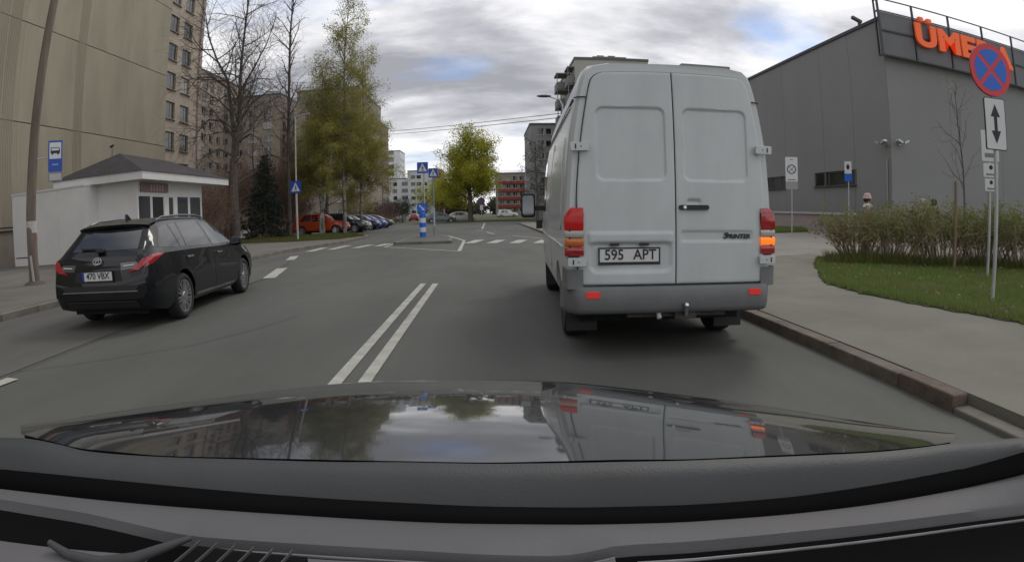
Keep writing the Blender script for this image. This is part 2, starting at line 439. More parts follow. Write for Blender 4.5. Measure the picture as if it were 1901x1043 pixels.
stripe([(-4.22, 35.2), (-4.3, 23.4), (-1.02, 19.5), (-1.15, 26.8), (-2.3, 33)], 0.13)
stripe([(-0.52, 45.5), (-0.45, 70)], 0.16); stripe([(-0.15, 37.8), (0.32, 33.8)], 0.14); stripe([(1.3, 31), (2.6, 27)], 0.14); stripe([(-0.9, 42), (-0.35, 41)], 0.3)
for k in range(6): stripe([(-10.2, 44.6 + 2.9 * k), (-15.2, 44.4 + 2.9 * k)], 0.1)
seam = mat("tar_seam", (0.06, 0.06, 0.056), 0.7, var=0.2, vscale=10)
stripe([(-4.85, 4.2), (-4.2, 4.7), (-3.3, 5.6), (-2.95, 6.3), (-2.6, 7.4)], 0.010, name="road_seam", z=0.010, m=seam)
stripe([(-4.93, -2), (-4.82, 4.3), (-5.12, 12.3), (-6.42, 18)], 0.03, name="road_seam", z=0.0095, m=seam)

# ---------------------------------------------------------------- buildings
def facade(mb, O, ang, W, z0, z1, holes, depth=0.2, m=0, mr=0):
    """wall with real openings; O = start point, ANG = direction along the wall, outside is to the right of that direction"""
    ux = Vector((cos(ang), sin(ang), 0)); n = Vector((sin(ang), -cos(ang), 0))
    us = sorted({0.0, W, *[h[0] for h in holes], *[h[1] for h in holes]}); zs = sorted({z0, z1, *[h[2] for h in holes], *[h[3] for h in holes]})
    P = lambda u, z, d=0.0: tuple(Vector((O[0], O[1], z)) + ux * u - n * d)
    for i in range(len(us) - 1):
        for j in range(len(zs) - 1):
            uc, zc = (us[i] + us[i + 1]) / 2, (zs[j] + zs[j + 1]) / 2
            if any(h[0] < uc < h[1] and h[2] < zc < h[3] for h in holes): continue
            mb.quad(P(us[i], zs[j]), P(us[i + 1], zs[j]), P(us[i + 1], zs[j + 1]), P(us[i], zs[j + 1]), m)
    for a, b, c, d in holes:
        mb.quad(P(a, c), P(b, c), P(b, c, depth), P(a, c, depth), mr); mb.quad(P(a, d, depth), P(b, d, depth), P(b, d), P(a, d), mr)
        mb.quad(P(a, c, depth), P(a, d, depth), P(a, d), P(a, c), mr); mb.quad(P(b, c), P(b, d), P(b, d, depth), P(b, c, depth), mr)
frame_white = mat("window_frame_white", (0.62, 0.6, 0.56), 0.5)
frame_brown = mat("window_frame_brown", (0.3, 0.25, 0.2), 0.5)
panes = [mat("pane_dark", (0.022, 0.024, 0.026), 0.06, spec=0.8), mat("pane_sky_tint", (0.05, 0.056, 0.062), 0.06, spec=0.9), mat("pane_curtain", (0.26, 0.25, 0.22), 0.12, spec=0.7)]  # the bluish pane has a sky reflection put into its colour
WC = {}
def window_parts(w, h, fm, kind):
    k = (round(w, 2), round(h, 2), fm.name, kind)
    if k in WC: return WC[k]
    mb = MB(); t = min(0.07, w * 0.08); d0, d1 = 0.0, 0.07
    mb.box(-w / 2, -w / 2 + t, d0, d1, 0, h); mb.box(w / 2 - t, w / 2, d0, d1, 0, h)
    mb.box(-w / 2 + t, w / 2 - t, d0, d1, 0, t); mb.box(-w / 2 + t, w / 2 - t, d0, d1, h - t, h)
    if kind >= 1: mb.box(w * 0.12 - t / 2, w * 0.12 + t / 2, d0, d1, t, h - t)
    if kind == 2: mb.box(w * 0.12 + t / 2, w / 2 - t, d0 + 0.01, d1, h * 0.3 - t / 2, h * 0.3 + t / 2)
    mb.box(-w / 2 - 0.06, w / 2 + 0.06, -0.28, -0.005, -0.04, 0.0)
    g = MB(); g.box(-w / 2 + t, w / 2 - t, 0.025, 0.04, t, h - t)
    WC[k] = (mb.mesh("window", fm), [g.mesh("pane", p) for p in panes])
    return WC[k]
def put_windows(root, O, ang, holes, depth, fm=frame_white, kind=1, pane_w=(5, 3, 2), r_=rng):
    """frames set back in the openings; each window is a part, its pane a sub-part"""
    ux = Vector((cos(ang), sin(ang), 0)); n = Vector((sin(ang), -cos(ang), 0))
    for a, b, c, d in holes:
        fr, pn = window_parts(b - a, d - c, fm, kind)
        p = Vector((O[0], O[1], c)) + ux * (a + b) / 2 - n * (depth - 0.09)
        w_ = inst("window", fr, root, p, (0, 0, ang))
        inst("pane", r_.choices(pn, pane_w)[0], w_)
def block(name, label, cat, x0, x1, y0, y1, h, wallm, faces, roofm=None, group=None, fm=frame_white, trim=0.35, depth=0.18, kind=1, trim_m=None, pane_w=(5, 3, 2)):
    """a building: FACES maps a side ('s' looks at the camera, 'e' to +x, 'w' to -x) to its list of openings"""
    root = thing(name, label, cat, ((x0 + x1) / 2, (y0 + y1) / 2, 0), 0, group)
    off = Vector(((x0 + x1) / 2, (y0 + y1) / 2))
    mb = MB()
    sides = {'s': ((x0, y0), 0.0, x1 - x0), 'e': ((x1, y0), pi / 2, y1 - y0), 'n': ((x1, y1), pi, x1 - x0), 'w': ((x0, y1), -pi / 2, y1 - y0)}
    for k, (O, a, W) in sides.items():
        O2 = (O[0] - off.x, O[1] - off.y)
        facade(mb, O2, a, W, -0.2, h, faces.get(k, []), depth)
        if faces.get(k): put_windows(root, O2, a, faces[k], depth, fm, kind, pane_w)
    mb.build("wall", wallm, root)
    rb = MB(); X0, X1, Y0, Y1 = x0 - off.x, x1 - off.x, y0 - off.y, y1 - off.y
    rb.box(X0 - 0.08, X1 + 0.08, Y0 - 0.08, Y1 + 0.08, h, h + trim)
    rb.build("roof", roofm or mat("roof_edge", (0.11, 0.11, 0.115), 0.7), root)
    return root
def win_grid(u0, du, nu, w, z0, dz, nz, h, skip=()):
    return [(u0 + i * du, u0 + i * du + w, z0 + j * dz, z0 + j * dz + h) for i in range(nu) for j in range(nz) if (i, j) not in skip]

# --- apartment block with the blank panel gable on the left
wall_a = mat("panel_concrete", (0.325, 0.288, 0.218), 0.9, var=0.14, vscale=0.5, stretch=(1, 1, 0.22), bump=0.2, bscale=30, detail=9, wave=('Y', 3.6, 0.12))
wall_a2 = mat("panel_plaster", (0.40, 0.335, 0.27), 0.9, var=0.08, vscale=0.4, bump=0.2, bscale=40, detail=9)
A = thing("apartment_block", "tall beige apartment block whose blank panelled gable rises behind the white kiosk", "building", (-24.5, 26, 0))
core = MB(); core.box(-12, -0.24, -40, 13.2, -0.2, 26); core.build("wall_core", mat("joint_shade", (0.12, 0.11, 0.1), 0.95), A)
ys = [39.2 - 5.4 * k for k in range(13)]; zs_ = [1.95, 7.45, 12.95, 18.45, 23.9]
pc = {}
for k in range(len(ys) - 1):
    for j in range(len(zs_) - 1):
        hh = zs_[j + 1] - zs_[j] - 0.05; ww = 5.4 - 0.012
        key = round(hh, 2)
        if key not in pc:
            p_ = MB(); p_.box(-0.2, 0.0, -ww / 2, ww / 2, 0, hh); pc[key] = p_.mesh("wall_panel", wall_a)
        inst("wall_panel", pc[key], A, (0, (ys[k] + ys[k + 1]) / 2 - 26, zs_[j] + 0.025))
pl = MB(); pl.box(-0.2, -0.06, -40, 13.2, -0.2, 1.78); pl.box(-0.2, 0.07, -40, 13.2, 1.8, 1.92)
pl.build("plinth", mat("plinth", (0.24, 0.205, 0.175), 0.9, var=0.12, vscale=0.6), A)
for yy in (28.4, 22.2, 21.2, 16.9):
    rb = MB()
    for k in range(7): rb.box(0.0, 0.022, yy - 26 - 0.42 + 0.13 * k, yy - 26 - 0.37 + 0.13 * k, 1.98, 23.8)
    stuff(rb.build("wall_rib", wall_a, A))
holes = [(u, u + 1.5, z - 0.7, z + 0.7) for u in (0.25, 2.6) for z in [8.04 + 2.39 * k for k in range(-2, 7)]]
fa = MB(); facade(fa, (-0.22, 13.2), pi / 2, 6.0, -0.2, 26, holes, 0.25); fa.build("window_bay_wall", wall_a2, A)
put_windows(A, (-0.22, 13.2), pi / 2, holes, 0.22, frame_brown, 1, (5, 3, 4))
en = MB(); en.box(-12, -0.62, 13.25, 19.2, -0.2, 26); en.build("end_wall", wall_a2, A)
ps = MB(); ps.box(-0.24, -0.1, 18.75, 19.2, 0, 26); ps.build("corner_pier", mat("pier_pink", (0.36, 0.28, 0.25), 0.9, var=0.1), A)

# --- further blocks on the left
wall_b = mat("block_brown_plaster", (0.36, 0.29, 0.235), 0.9, var=0.1, vscale=0.2)
wall_b2 = mat("block_tan_plaster", (0.28, 0.235, 0.19), 0.9, var=0.1, vscale=0.2)  # base colour darkened, shade put into the wall tone
wall_c = mat("tower_pinkish", (0.27, 0.225, 0.19), 0.9, var=0.1, vscale=0.2)  # darkened so that the wall colour itself carries the shade
g1 = win_grid(1.2, 3.4, 9, 1.9, 1.6, 2.66, 11, 1.5)
block("apartment_block", "long brown apartment block behind the double-stemmed bare tree", "building", -70, -55, 97, 128, 31.5, wall_b, {'e': g1, 's': win_grid(1.5, 4, 3, 1.7, 1.6, 2.66, 11, 1.5)}, kind=2)
block("apartment_block", "tan apartment block seen between bare tree and yellowish birches", "building", -58, -42, 112, 152, 27.2, wall_b2, {'e': win_grid(1.5, 3.4, 11, 1.9, 1.6, 2.66, 9, 1.5), 's': win_grid(2, 3.4, 4, 1.9, 1.6, 2.66, 9, 1.5)}, kind=1)
block("apartment_block", "pale brown slab block whose tall end stands just past the birches", "building", -37, -24.6, 108, 132.6, 26.2, wall_c, {'s': win_grid(1.6, 3.2, 3, 1.7, 1.5, 2.7, 9, 1.4), 'e': win_grid(1.2, 2.9, 8, 1.4, 1.5, 2.7, 9, 1.4)}, kind=1)
block("apartment_block", "slightly lower brown stair tower at the far end of the left row", "building", -36, -24.5, 133.2, 142, 22.8, mat("tower_brown", (0.24, 0.19, 0.17), 0.9, var=0.1), {'e': win_grid(1.0, 2.8, 3, 1.2, 1.5, 2.7, 8, 1.4)}, kind=0)

# --- white towers far down the road
white_w = mat("white_render", (0.66, 0.67, 0.68), 0.8, var=0.05, vscale=0.2)
block("apartment_tower", "tall slim white tower block with a stack of dark balconies far down the road", "building", -43.2, -37.6, 247, 262, 29, white_w,
      {'s': [(0.35, 2.9, 3 + 3.05 * k, 4.9 + 3.05 * k) for k in range(9)], 'e': win_grid(1.5, 4, 3, 1.8, 3.2, 3.05, 8, 1.6)}, kind=0, depth=0.9)
block("apartment_block", "low white block with one column of small windows at the foot of white tower", "building", -34.2, -26.6, 197, 212, 13.6, white_w,
      {'s': [(1.6, 3.0, 1.6 + 2.4 * k, 3.0 + 2.4 * k) for k in range(5)] + [(4.6, 6.9, 1.6 + 2.4 * k, 3.0 + 2.4 * k) for k in range(5)]}, kind=0, depth=0.4)
block("apartment_block", "broad pale block with paired windows behind the crossing signs", "building", -26.2, -18.4, 188, 203, 15.4, mat("pale_blue_render", (0.55, 0.58, 0.62), 0.8, var=0.05),
      {'s': [(a, a + 1.5, 1.4 + 2.3 * k, 2.6 + 2.3 * k) for k in range(6) for a in (1.0, 2.9)] + [(5.4, 6.4, 1.4 + 2.3 * k, 2.6 + 2.3 * k) for k in range(5)]}, kind=0, depth=0.4)
block("apartment_block", "narrow dark red and blue block edge beside the crossing signs", "building", -17.9, -15.2, 192, 204, 15.8, mat("dark_red_render", (0.22, 0.09, 0.085), 0.8), {'s': win_grid(0.4, 1.2, 2, 0.8, 2, 2.4, 6, 1.2)}, kind=0)

# --- red five-storey block
red_m = mat("red_brick_render", (0.25, 0.05, 0.04), 0.85, var=0.15, vscale=0.4)
RB = block("apartment_block", "red and beige five-storey block beyond the round lawn", "building", 2.2, 17, 150, 164, 11.2, mat("beige_block", (0.27, 0.23, 0.2), 0.9, var=0.1),
           {'s': [(0.8 + 1.75 * i, 2.0 + 1.75 * i, 1.2 + 2.05 * j, 2.4 + 2.05 * j) for i in range(8) for j in range(5)]}, kind=1, depth=0.3, pane_w=(8, 1, 1))
for j in range(4):
    for i in range(4):
        q = MB(); q.box(-6.95 + 1.75 * i + 0.05, -5.2 + 1.75 * i - 0.05, -7.55, -7.05, 2.45 + 2.05 * j, 3.2 + 2.05 * j)
        q.build("balcony", red_m, RB)
for bx_ in ((-7.1, -6.98, -7.6, 9.6), (0.05, 0.55, -7.5, 10.2)):
    q = MB(); q.box(bx_[0], bx_[1], bx_[2], -7.02, 0.2, bx_[3]); q.build("pilaster", mat("pale_pilaster", (0.5, 0.42, 0.38), 0.8), RB)

# --- blocks behind the van
grey_w = mat("grey_green_render", (0.36, 0.37, 0.31), 0.9, var=0.08, vscale=0.3)
block("apartment_block", "grey slab block with small paired windows just left of the white van roof", "building", 6.8, 16, 90, 104, 14.9, mat("grey_render", (0.30, 0.30, 0.295), 0.9, var=0.1),
      {'s': [(a, a + 0.95, 1.6 + 1.95 * k, 2.7 + 1.95 * k) for k in range(7) for a in (1.25, 2.45, 5.0, 6.2)], 'w': win_grid(2, 3, 4, 1.4, 1.6, 1.95, 7, 1.1)}, kind=0, depth=0.25)
T = block("apartment_tower", "greenish grey tower block with stepped balconies rising above the white van", "building", 11.7, 21.7, 74, 90, 21.4, grey_w,
          {'w': win_grid(1.0, 2.5, 6, 1.5, 1.6, 2.4, 8, 1.4)}, kind=1)
ph = MB(); ph.box(-1.7, 2.9, -4, 3, 21.75, 22.9); ph.box(-1.8, 3.0, -4.1, 3.1, 22.9, 23.0); ph.build("penthouse", grey_w, T)
for ax, az in ((-0.6, 23.0), (1.0, 23.0), (-2.6, 21.75)):
    an = MB(); an.box(ax - 0.5, ax + 0.5, -3.5, -3.2, az, az + 0.3); an.build("roof_vent", mat("dark_metal", (0.05, 0.05, 0.055), 0.5), T)
dk = mat("balcony_grey", (0.21, 0.21, 0.2), 0.9, var=0.15)
for k in range(8):
    for yy, d in ((-7.4, 0.9), (-3.6, 1.9)):
        b_ = MB(); z0 = 1.5 + 2.4 * k; x0 = -5.0 - d
        b_.box(x0, -5.02, yy, yy + 3.0, z0, z0 + 1.0); b_.box(x0 - 0.05, -5.02, yy - 0.05, yy + 3.05, z0 + 2.15, z0 + 2.3); b_.box(x0, x0 + 0.1, yy, yy + 0.1, z0 + 1.0, z0 + 2.15)
        b_.build("balcony", dk, T)
block("apartment_block", "grey flat-roofed block peeping over the white van beside the retail hall", "building", 28.7, 36.4, 80, 95, 22.6, mat("taupe_render", (0.3, 0.27, 0.25), 0.9), {}, roofm=mat("roof_grey", (0.2, 0.2, 0.2), 0.8), trim=0.5)

# --- big grey retail hall with the orange sign
hall = thing("retail_hall", "large grey windowed retail hall with orange letters on its corner", "building", (24.2, 28.7, 0))
hm = mat("hall_panel", (0.235, 0.235, 0.225), 0.75, var=0.05, vscale=0.15, spec=0.3, wave=('Y', 1.2, 0.05))
hm2 = mat("hall_panel_light", (0.225, 0.228, 0.222), 0.72, var=0.05, vscale=0.15, spec=0.3, wave=('X', 1.2, 0.05))
hb = MB(); hb.box(0.22, 70, 0.22, 32, -0.2, 13.55); hb.build("wall_core", mat("hall_joint", (0.06, 0.06, 0.06), 0.9), hall)
side = [0.0, 4.0, 7.9, 13.85, 19.0, 25.0, 32.0]
slots = [(3.83, 9.33, 3.15, 4.2), (13.9, 17.5, 3.15, 4.2)]
for i in range(len(side) - 1):
    a, b = side[i] + 0.012, side[i + 1] - 0.012
    hs = [(max(a + 0.01, s[0]) - a, min(b - 0.01, s[1]) - a, s[2], s[3]) for s in slots if s[0] < b and s[1] > a]
    p_ = MB(); W_ = b - a
    # the long side looks to -x: run from far to near so that outside is to the right
    hs2 = [(W_ - q1, W_ - q0, z0, z1) for q0, q1, z0, z1 in hs]
    facade(p_, (0.0, b), -pi / 2, W_, -0.2, 13.5, hs2, 0.21); p_.build("wall_panel", hm, hall)
for a, b, c, d in slots:
    put_windows(hall, (0.0, b), -pi / 2, [(0.02, (b - a) * 0.33, c + 0.02, d - 0.02), ((b - a) * 0.35, (b - a) * 0.75, c + 0.02, d - 0.02), ((b - a) * 0.77, b - a - 0.02, c + 0.02, d - 0.02)], 0.2, mat("frame_grey", (0.07, 0.07, 0.075), 0.5), 0, (3, 5, 0))
fx = [0.0, 5.75, 11.5, 17.2, 23, 29, 35, 45]
for i in range(len(fx) - 1):
    p_ = MB(); p_.box(fx[i] + 0.012, fx[i + 1] - 0.012, 0.0, 0.2, -0.2, 13.5); p_.build("wall_panel", hm2, hall)
tr = MB(); tr.box(-0.1, 0.3, -0.1, 32, 13.5, 13.72); tr.box(0.3, 60, -0.1, 0.3, 13.5, 13.72); tr.build("roof_edge", mat("roof_trim", (0.045, 0.045, 0.05), 0.6), hall)
dpipe = MB(); dpipe.tube([(-0.09, 0.35, 1.9), (-0.09, 0.35, 4.7)], 0.06, 8); dpipe.build("corner_post", mat("pipe_grey", (0.26, 0.28, 0.29), 0.5), hall, smooth=60)
# screen with panels, posts and rails on the corner
scr_m = mat("screen_panel", (0.135, 0.138, 0.145), 0.6, var=0.08, vscale=0.5); rail_m = mat("screen_rail", (0.045, 0.045, 0.05), 0.5)
px_ = [-0.5, 2.5, 6.0, 9.65, 13.3, 16.9, 20.5, 24.1, 27.7, 31.3]
for i in range(len(px_) - 1):
    for z0, z1 in ((11.05, 12.55), (12.65, 13.85)):
        p_ = MB(); p_.box(px_[i] + 0.09, px_[i + 1] - 0.09, -0.5, -0.46, z0 + 0.04, z1); p_.build("screen_panel", scr_m, hall)
for x in px_:
    p_ = MB(); p_.box(x - 0.06, x + 0.06, -0.58, -0.45, 10.98, 14.72); p_.build("screen_post", rail_m, hall)
for z in (10.98, 12.56, 13.86, 14.68):
    p_ = MB(); p_.box(-0.55, 31.4, -0.57, -0.5, z, z + 0.07); p_.build("screen_rail", rail_m, hall)
p_ = MB(); p_.box(-0.56, -0.44, -0.45, -0.1, 10.98, 11.06); p_.box(-0.56, -0.44, -0.18, -0.1, 11.06, 14.62); p_.box(-0.56, -0.44, -0.45, -0.1, 14.62, 14.7); p_.box(-0.56, -0.44, -0.45, -0.18, 13.86, 13.93); p_.build("screen_return", rail_m, hall)
sign = thing("store_sign", "big orange letters fixed to the dark screen on the retail hall", "sign", (24.2, 28.7, 12.0))
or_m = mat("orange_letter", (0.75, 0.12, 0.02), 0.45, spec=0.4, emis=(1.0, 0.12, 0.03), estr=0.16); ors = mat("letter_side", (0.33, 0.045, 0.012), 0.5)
cx = 2.25
for ch, wd in (("U", 2.15), ("M", 2.35), ("E", 1.75), ("R", 2.05), ("A", 2.3)):
    me = text_mesh(ch, 2.2, or_m, 0.07, 0.10, "letter")
    xs_ = [v.co.x for v in me.vertices]; ys2 = [v.co.y for v in me.vertices]
    sx = (wd - 0.2) / (max(xs_) - min(xs_)); sy = 1.55 / (max(ys2) - min(ys2))
    me.transform(Matrix.Translation((cx + wd / 2, -0.78, 0.0)) @ M_front @ Matrix.Diagonal((sx, sy, 1, 1)) @ Matrix.Translation((-(max(xs_) + min(xs_)) / 2, -min(ys2), 0)))
    if ch == "U":
        bm = bmesh.new(); bm.from_mesh(me)
        for dx in (-0.38, 0.38):
            r_ = bmesh.ops.create_cube(bm, size=1, matrix=Matrix.Translation((cx + wd / 2 + dx, -0.78, 1.82)) @ Matrix.Diagonal((0.36, 0.28, 0.3, 1)))
        bm.to_mesh(me); bm.free()
    inst("letter", me, sign); cx += wd
lm = mat("lamp_steel", (0.4, 0.4, 0.4), 0.35, metal=0.7)
for nm, loc, rz, lab in (("wall_lamp", (24.2, 29.15, 5.6), -pi / 2, "small wall lamp on the long side of grey hall, next to its corner"), ("wall_lamp", (24.85, 28.7, 5.65), 0, "small wall lamp on the front side of grey hall, next to its corner")):
    t_ = thing(nm, lab, "lamp", loc, rz)
    a_ = MB(); a_.box(-0.1, 0.1, -0.1, -0.005, -0.1, 0.1); a_.bar((0, -0.1, 0), (0, -0.45, 0.1), 0.06, 0.06); a_.build("bracket", lm, t_)
    for s in (-1, 1):
        h_ = MB(); h_.obox(Matrix.Translation((0.26 * s, -0.45, 0.08)) @ Matrix.Rotation(-0.4 * s, 4, 'Y'), 0.42, 0.3, 0.13); h_.build("lamp_head", lm, t_)
t_ = thing("security_camera", "small dark camera standing on the sloping roof edge of grey hall", "camera", (24.15, 30.9, 13.72))
a_ = MB(); a_.box(-0.08, 0.08, -0.08, 0.08, 0, 0.25); a_.build("mount", rail_m, t_)
a_ = MB(); a_.obox(Matrix.Translation((-0.2, 0, 0.34)) @ Matrix.Rotation(0.3, 4, 'Y'), 0.8, 0.22, 0.2); a_.build("housing", rail_m, t_)
lw = MB(); lw.box(22.3, 22.6, 30.5, 60, -0.05, 1.15); o = lw.build("low_wall", mat("pink_concrete", (0.33, 0.27, 0.25), 0.9, var=0.1)); tag(o, "long low concrete wall in front of the grey retail hall", "wall")
lw = MB(); lw.box(22.2, 22.7, 30.45, 60.05, 1.155, 1.3); lw.build("coping", mat("pale_coping", (0.45, 0.44, 0.43), 0.8), o)
# ---------------------------------------------------------------- vehicles
tyre_m = mat("tyre_rubber", (0.022, 0.022, 0.023), 0.85, var=0.2, vscale=8)
alloy = mat("alloy_rim", (0.42, 0.42, 0.43), 0.3, metal=0.8)
steel_rim = mat("steel_rim", (0.3, 0.31, 0.32), 0.4, metal=0.6)
well_m = mat("wheel_well", (0.012, 0.012, 0.013), 0.95)
black_pl = mat("black_plastic", (0.02, 0.02, 0.021), 0.55)
grey_pl = mat("grey_plastic", (0.16, 0.163, 0.166), 0.6, var=0.08, vscale=5, bump=0.1, bscale=200)
chrome = mat("chrome", (0.62, 0.62, 0.63), 0.14, metal=1.0)
car_glass = mat("car_glass", (0.012, 0.014, 0.016), 0.03, spec=0.9)
car_glass2 = mat("car_glass_light", (0.06, 0.075, 0.075), 0.03, spec=0.9)
plate_w = mat("plate_white", (0.62, 0.62, 0.61), 0.45)
plate_k = mat("plate_black", (0.015, 0.015, 0.016), 0.5)
eu_blue = mat("eu_blue", (0.02, 0.04, 0.3), 0.4)
red_lens = mat("red_lens", (0.34, 0.006, 0.012), 0.12, spec=0.7, coat=0.5)
red_lit = mat("red_lens_lit", (0.45, 0.01, 0.01), 0.2, emis=(1.0, 0.03, 0.02), estr=0.04)
amber_lens = mat("amber_lens", (0.55, 0.13, 0.01), 0.15, spec=0.7, coat=0.5)
amber_lit = mat("amber_lens_lit", (0.8, 0.22, 0.02), 0.2, emis=(1.0, 0.13, 0.005), estr=0.9)
clear_lens = mat("clear_lens", (0.42, 0.38, 0.33), 0.15, spec=0.7, coat=0.5)
reflector = mat("reflector_red", (0.62, 0.03, 0.03), 0.25, emis=(1.0, 0.08, 0.05), estr=0.12)  # faint glow added in place of returned light, no lamp here

WHEELS = {}
def wheel_meshes(r, w, kind, rim_r):
    k = (r, w, kind)
    if k in WHEELS: return WHEELS[k]
    Mx = Matrix.Rotation(pi / 2, 4, 'Y')       # local z -> x (outer side is +x)
    t = MB()
    t.lathe([(rim_r, -w / 2 + 0.01), (rim_r + 0.02, -w / 2), (r - 0.035, -w / 2), (r - 0.008, -w / 2 + 0.03), (r, -w / 4), (r, w / 4), (r - 0.008, w / 2 - 0.03), (r - 0.035, w / 2), (rim_r + 0.02, w / 2), (rim_r, w / 2 - 0.02), (rim_r - 0.01, w / 2 - 0.08), (rim_r - 0.01, -w / 2 + 0.01)], 36, Mx)
    tm = t.mesh("wheel", [tyre_m], 50)
    q = MB()
    q.lathe([(rim_r - 0.012, w / 2 - 0.09), (0.0, w / 2 - 0.11)], 32, Mx, 1)
    if kind == 'alloy':
        q.lathe([(rim_r + 0.004, w / 2 - 0.035), (rim_r + 0.004, w / 2 - 0.012), (rim_r - 0.016, w / 2 - 0.018), (rim_r - 0.02, w / 2 - 0.08)], 36, Mx)
        for s in range(10):
            a = 2 * pi * s / 10
            for da in (-0.085, 0.085):
                p0 = Vector((w / 2 - 0.03, 0.06 * cos(a + da * 2), 0.06 * sin(a + da * 2))); p1 = Vector((w / 2 - 0.02, (rim_r - 0.005) * cos(a + da * 1.5), (rim_r - 0.005) * sin(a + da * 1.5)))
                q.bar(p0, p1, 0.017, 0.025)
        q.lathe([(0.0, w / 2 - 0.01), (0.05, w / 2 - 0.012), (0.065, w / 2 - 0.03), (0.065, w / 2 - 0.08)], 20, Mx)
    else:
        q.lathe([(rim_r + 0.004, w / 2 - 0.02), (rim_r - 0.02, w / 2 - 0.03), (rim_r - 0.04, w / 2 - 0.07), (0.1, w / 2 - 0.05), (0.07, w / 2 - 0.02), (0.0, w / 2 - 0.015)], 28, Mx)
    rm = q.mesh("rim", [alloy if kind == 'alloy' else steel_rim, well_m], 40)
    WHEELS[k] = (tm, rm); return WHEELS[k]
def put_wheel(root, x, y, r, w, kind, rim_r, side, ang=0.0):
    tm, rm = wheel_meshes(r, w, kind, rim_r)
    o = inst("wheel", tm, root, (x, y, r), (0, 0, 0 if side > 0 else pi))
    inst("rim", rm, o, (0, 0, 0), (ang, 0, 0))
def loft(secs, closed_ends=True):
    """secs: list of (y, [(x,z)...]) half sections from underside centre round to roof centre; mirrored"""
    mb = MB(); n = None
    for y, hp in secs:
        ring = [(x, y, z) for x, z in hp] + [(-x, y, z) for x, z in hp[-2:0:-1]]
        n = len(ring); mb.v.extend(ring)
    for i in range(len(secs) - 1):
        for k in range(n):
            k2 = (k + 1) % n
            mb.f.append((i * n + k, i * n + k2, (i + 1) * n + k2, (i + 1) * n + k)); mb.m.append(0)
    mb.f.append(tuple(range(n))); mb.m.append(0)
    o = (len(secs) - 1) * n
    mb.f.append(tuple(o + k for k in range(n))[::-1]); mb.m.append(0)
    return mb
def cyl_mesh(r, x0, x1, y, z, n=28):
    m_ = MB(); m_.lathe([(0.0001, x0), (r, x0), (r, x1), (0.0001, x1)], n, Matrix.Translation((0, y, z)) @ Matrix.Rotation(pi / 2, 4, 'Y'))
    me = m_.mesh("cut", []); fix_normals(me)
    bm = bmesh.new(); bm.from_mesh(me); bmesh.ops.remove_doubles(bm, verts=bm.verts, dist=0.001); bmesh.ops.recalc_face_normals(bm, faces=bm.faces); bm.to_mesh(me); bm.free()
    return me
def smooth_mesh(me, ang=35):
    me.polygons.foreach_set('use_smooth', [True] * len(me.polygons)); me.set_sharp_from_angle(angle=R(ang)); me.update()
def plate_board(root, name, w, h, loc, rot, txt, eu=False, size=0.085, frame=True, gap=''):
    p = MB(); p.box(-w / 2, w / 2, -0.006, 0.0, -h / 2, h / 2)
    o = p.build(name, plate_w, root); o.location = loc; o.rotation_euler = rot
    if frame:
        f_ = MB(); t = 0.012
        f_.box(-w / 2 - t, w / 2 + t, -0.009, 0.004, h / 2, h / 2 + t); f_.box(-w / 2 - t, w / 2 + t, -0.009, 0.004, -h / 2 - t * 2, -h / 2)
        f_.box(-w / 2 - t, -w / 2, -0.009, 0.004, -h / 2, h / 2); f_.box(w / 2, w / 2 + t, -0.009, 0.004, -h / 2, h / 2)
        f_.build("plate_frame", plate_k, o)
    if eu:
        e_ = MB(); e_.box(-w / 2 + 0.002, -w / 2 + 0.045, -0.0085, -0.006, -h / 2 + 0.002, h / 2 - 0.002); e_.build("blue_band", eu_blue, o)
    words_ = txt.split('   '); n_w = len(words_)
    for i_w, tw in enumerate(words_):
        me = text_mesh(tw, size, plate_k, 0.0012, 0.0015, "plate_number", squash=0.92)
        me.transform(Matrix.Translation(((0.02 if eu else 0) + (i_w - (n_w - 1) / 2) * 0.27, -0.0085, 0.002)) @ M_front)
        inst("plate_number", me, o)
    return o

# ---- white panel van, right in front
van_white = mat("van_white", (0.53, 0.555, 0.55), 0.32, var=0.035, vscale=1.2, coat=0.25, detail=8)
van_door = mat("van_door_white", (0.50, 0.53, 0.53), 0.34, var=0.075, vscale=2.6, stretch=(1, 1, 0.35), coat=0.2, detail=8)
seal_m = mat("door_seal", (0.014, 0.014, 0.015), 0.8)
VZ = [0.42, 0.5, 0.66, 1.0, 1.35, 1.75, 2.0, 2.2, 2.36, 2.48, 2.56, 2.605, 2.63]
VW = [0.90, 0.945, 0.955, 0.965, 0.965, 0.938, 0.906, 0.872, 0.84, 0.808, 0.775, 0.725, 0.56]
vw = pchip(VZ, VW)
def van_back(x, z): return 0.012 * max(0, z - 0.66) + 0.02 * max(0, (z - 1.9)) ** 2 + 0.035 * (abs(x) / 0.9) ** 4
def van_section(ztop, wmul, zlow=0.42):
    hp = [(0, zlow)]
    for z, w in zip(VZ, VW):
        zz = z if z <= 1.0 else 1.0 + (z - 1.0) * (ztop - 1.0) / 1.63
        hp.append((w * wmul, max(zz, zlow)))
    hp.append((0, ztop + 0.004)); return hp
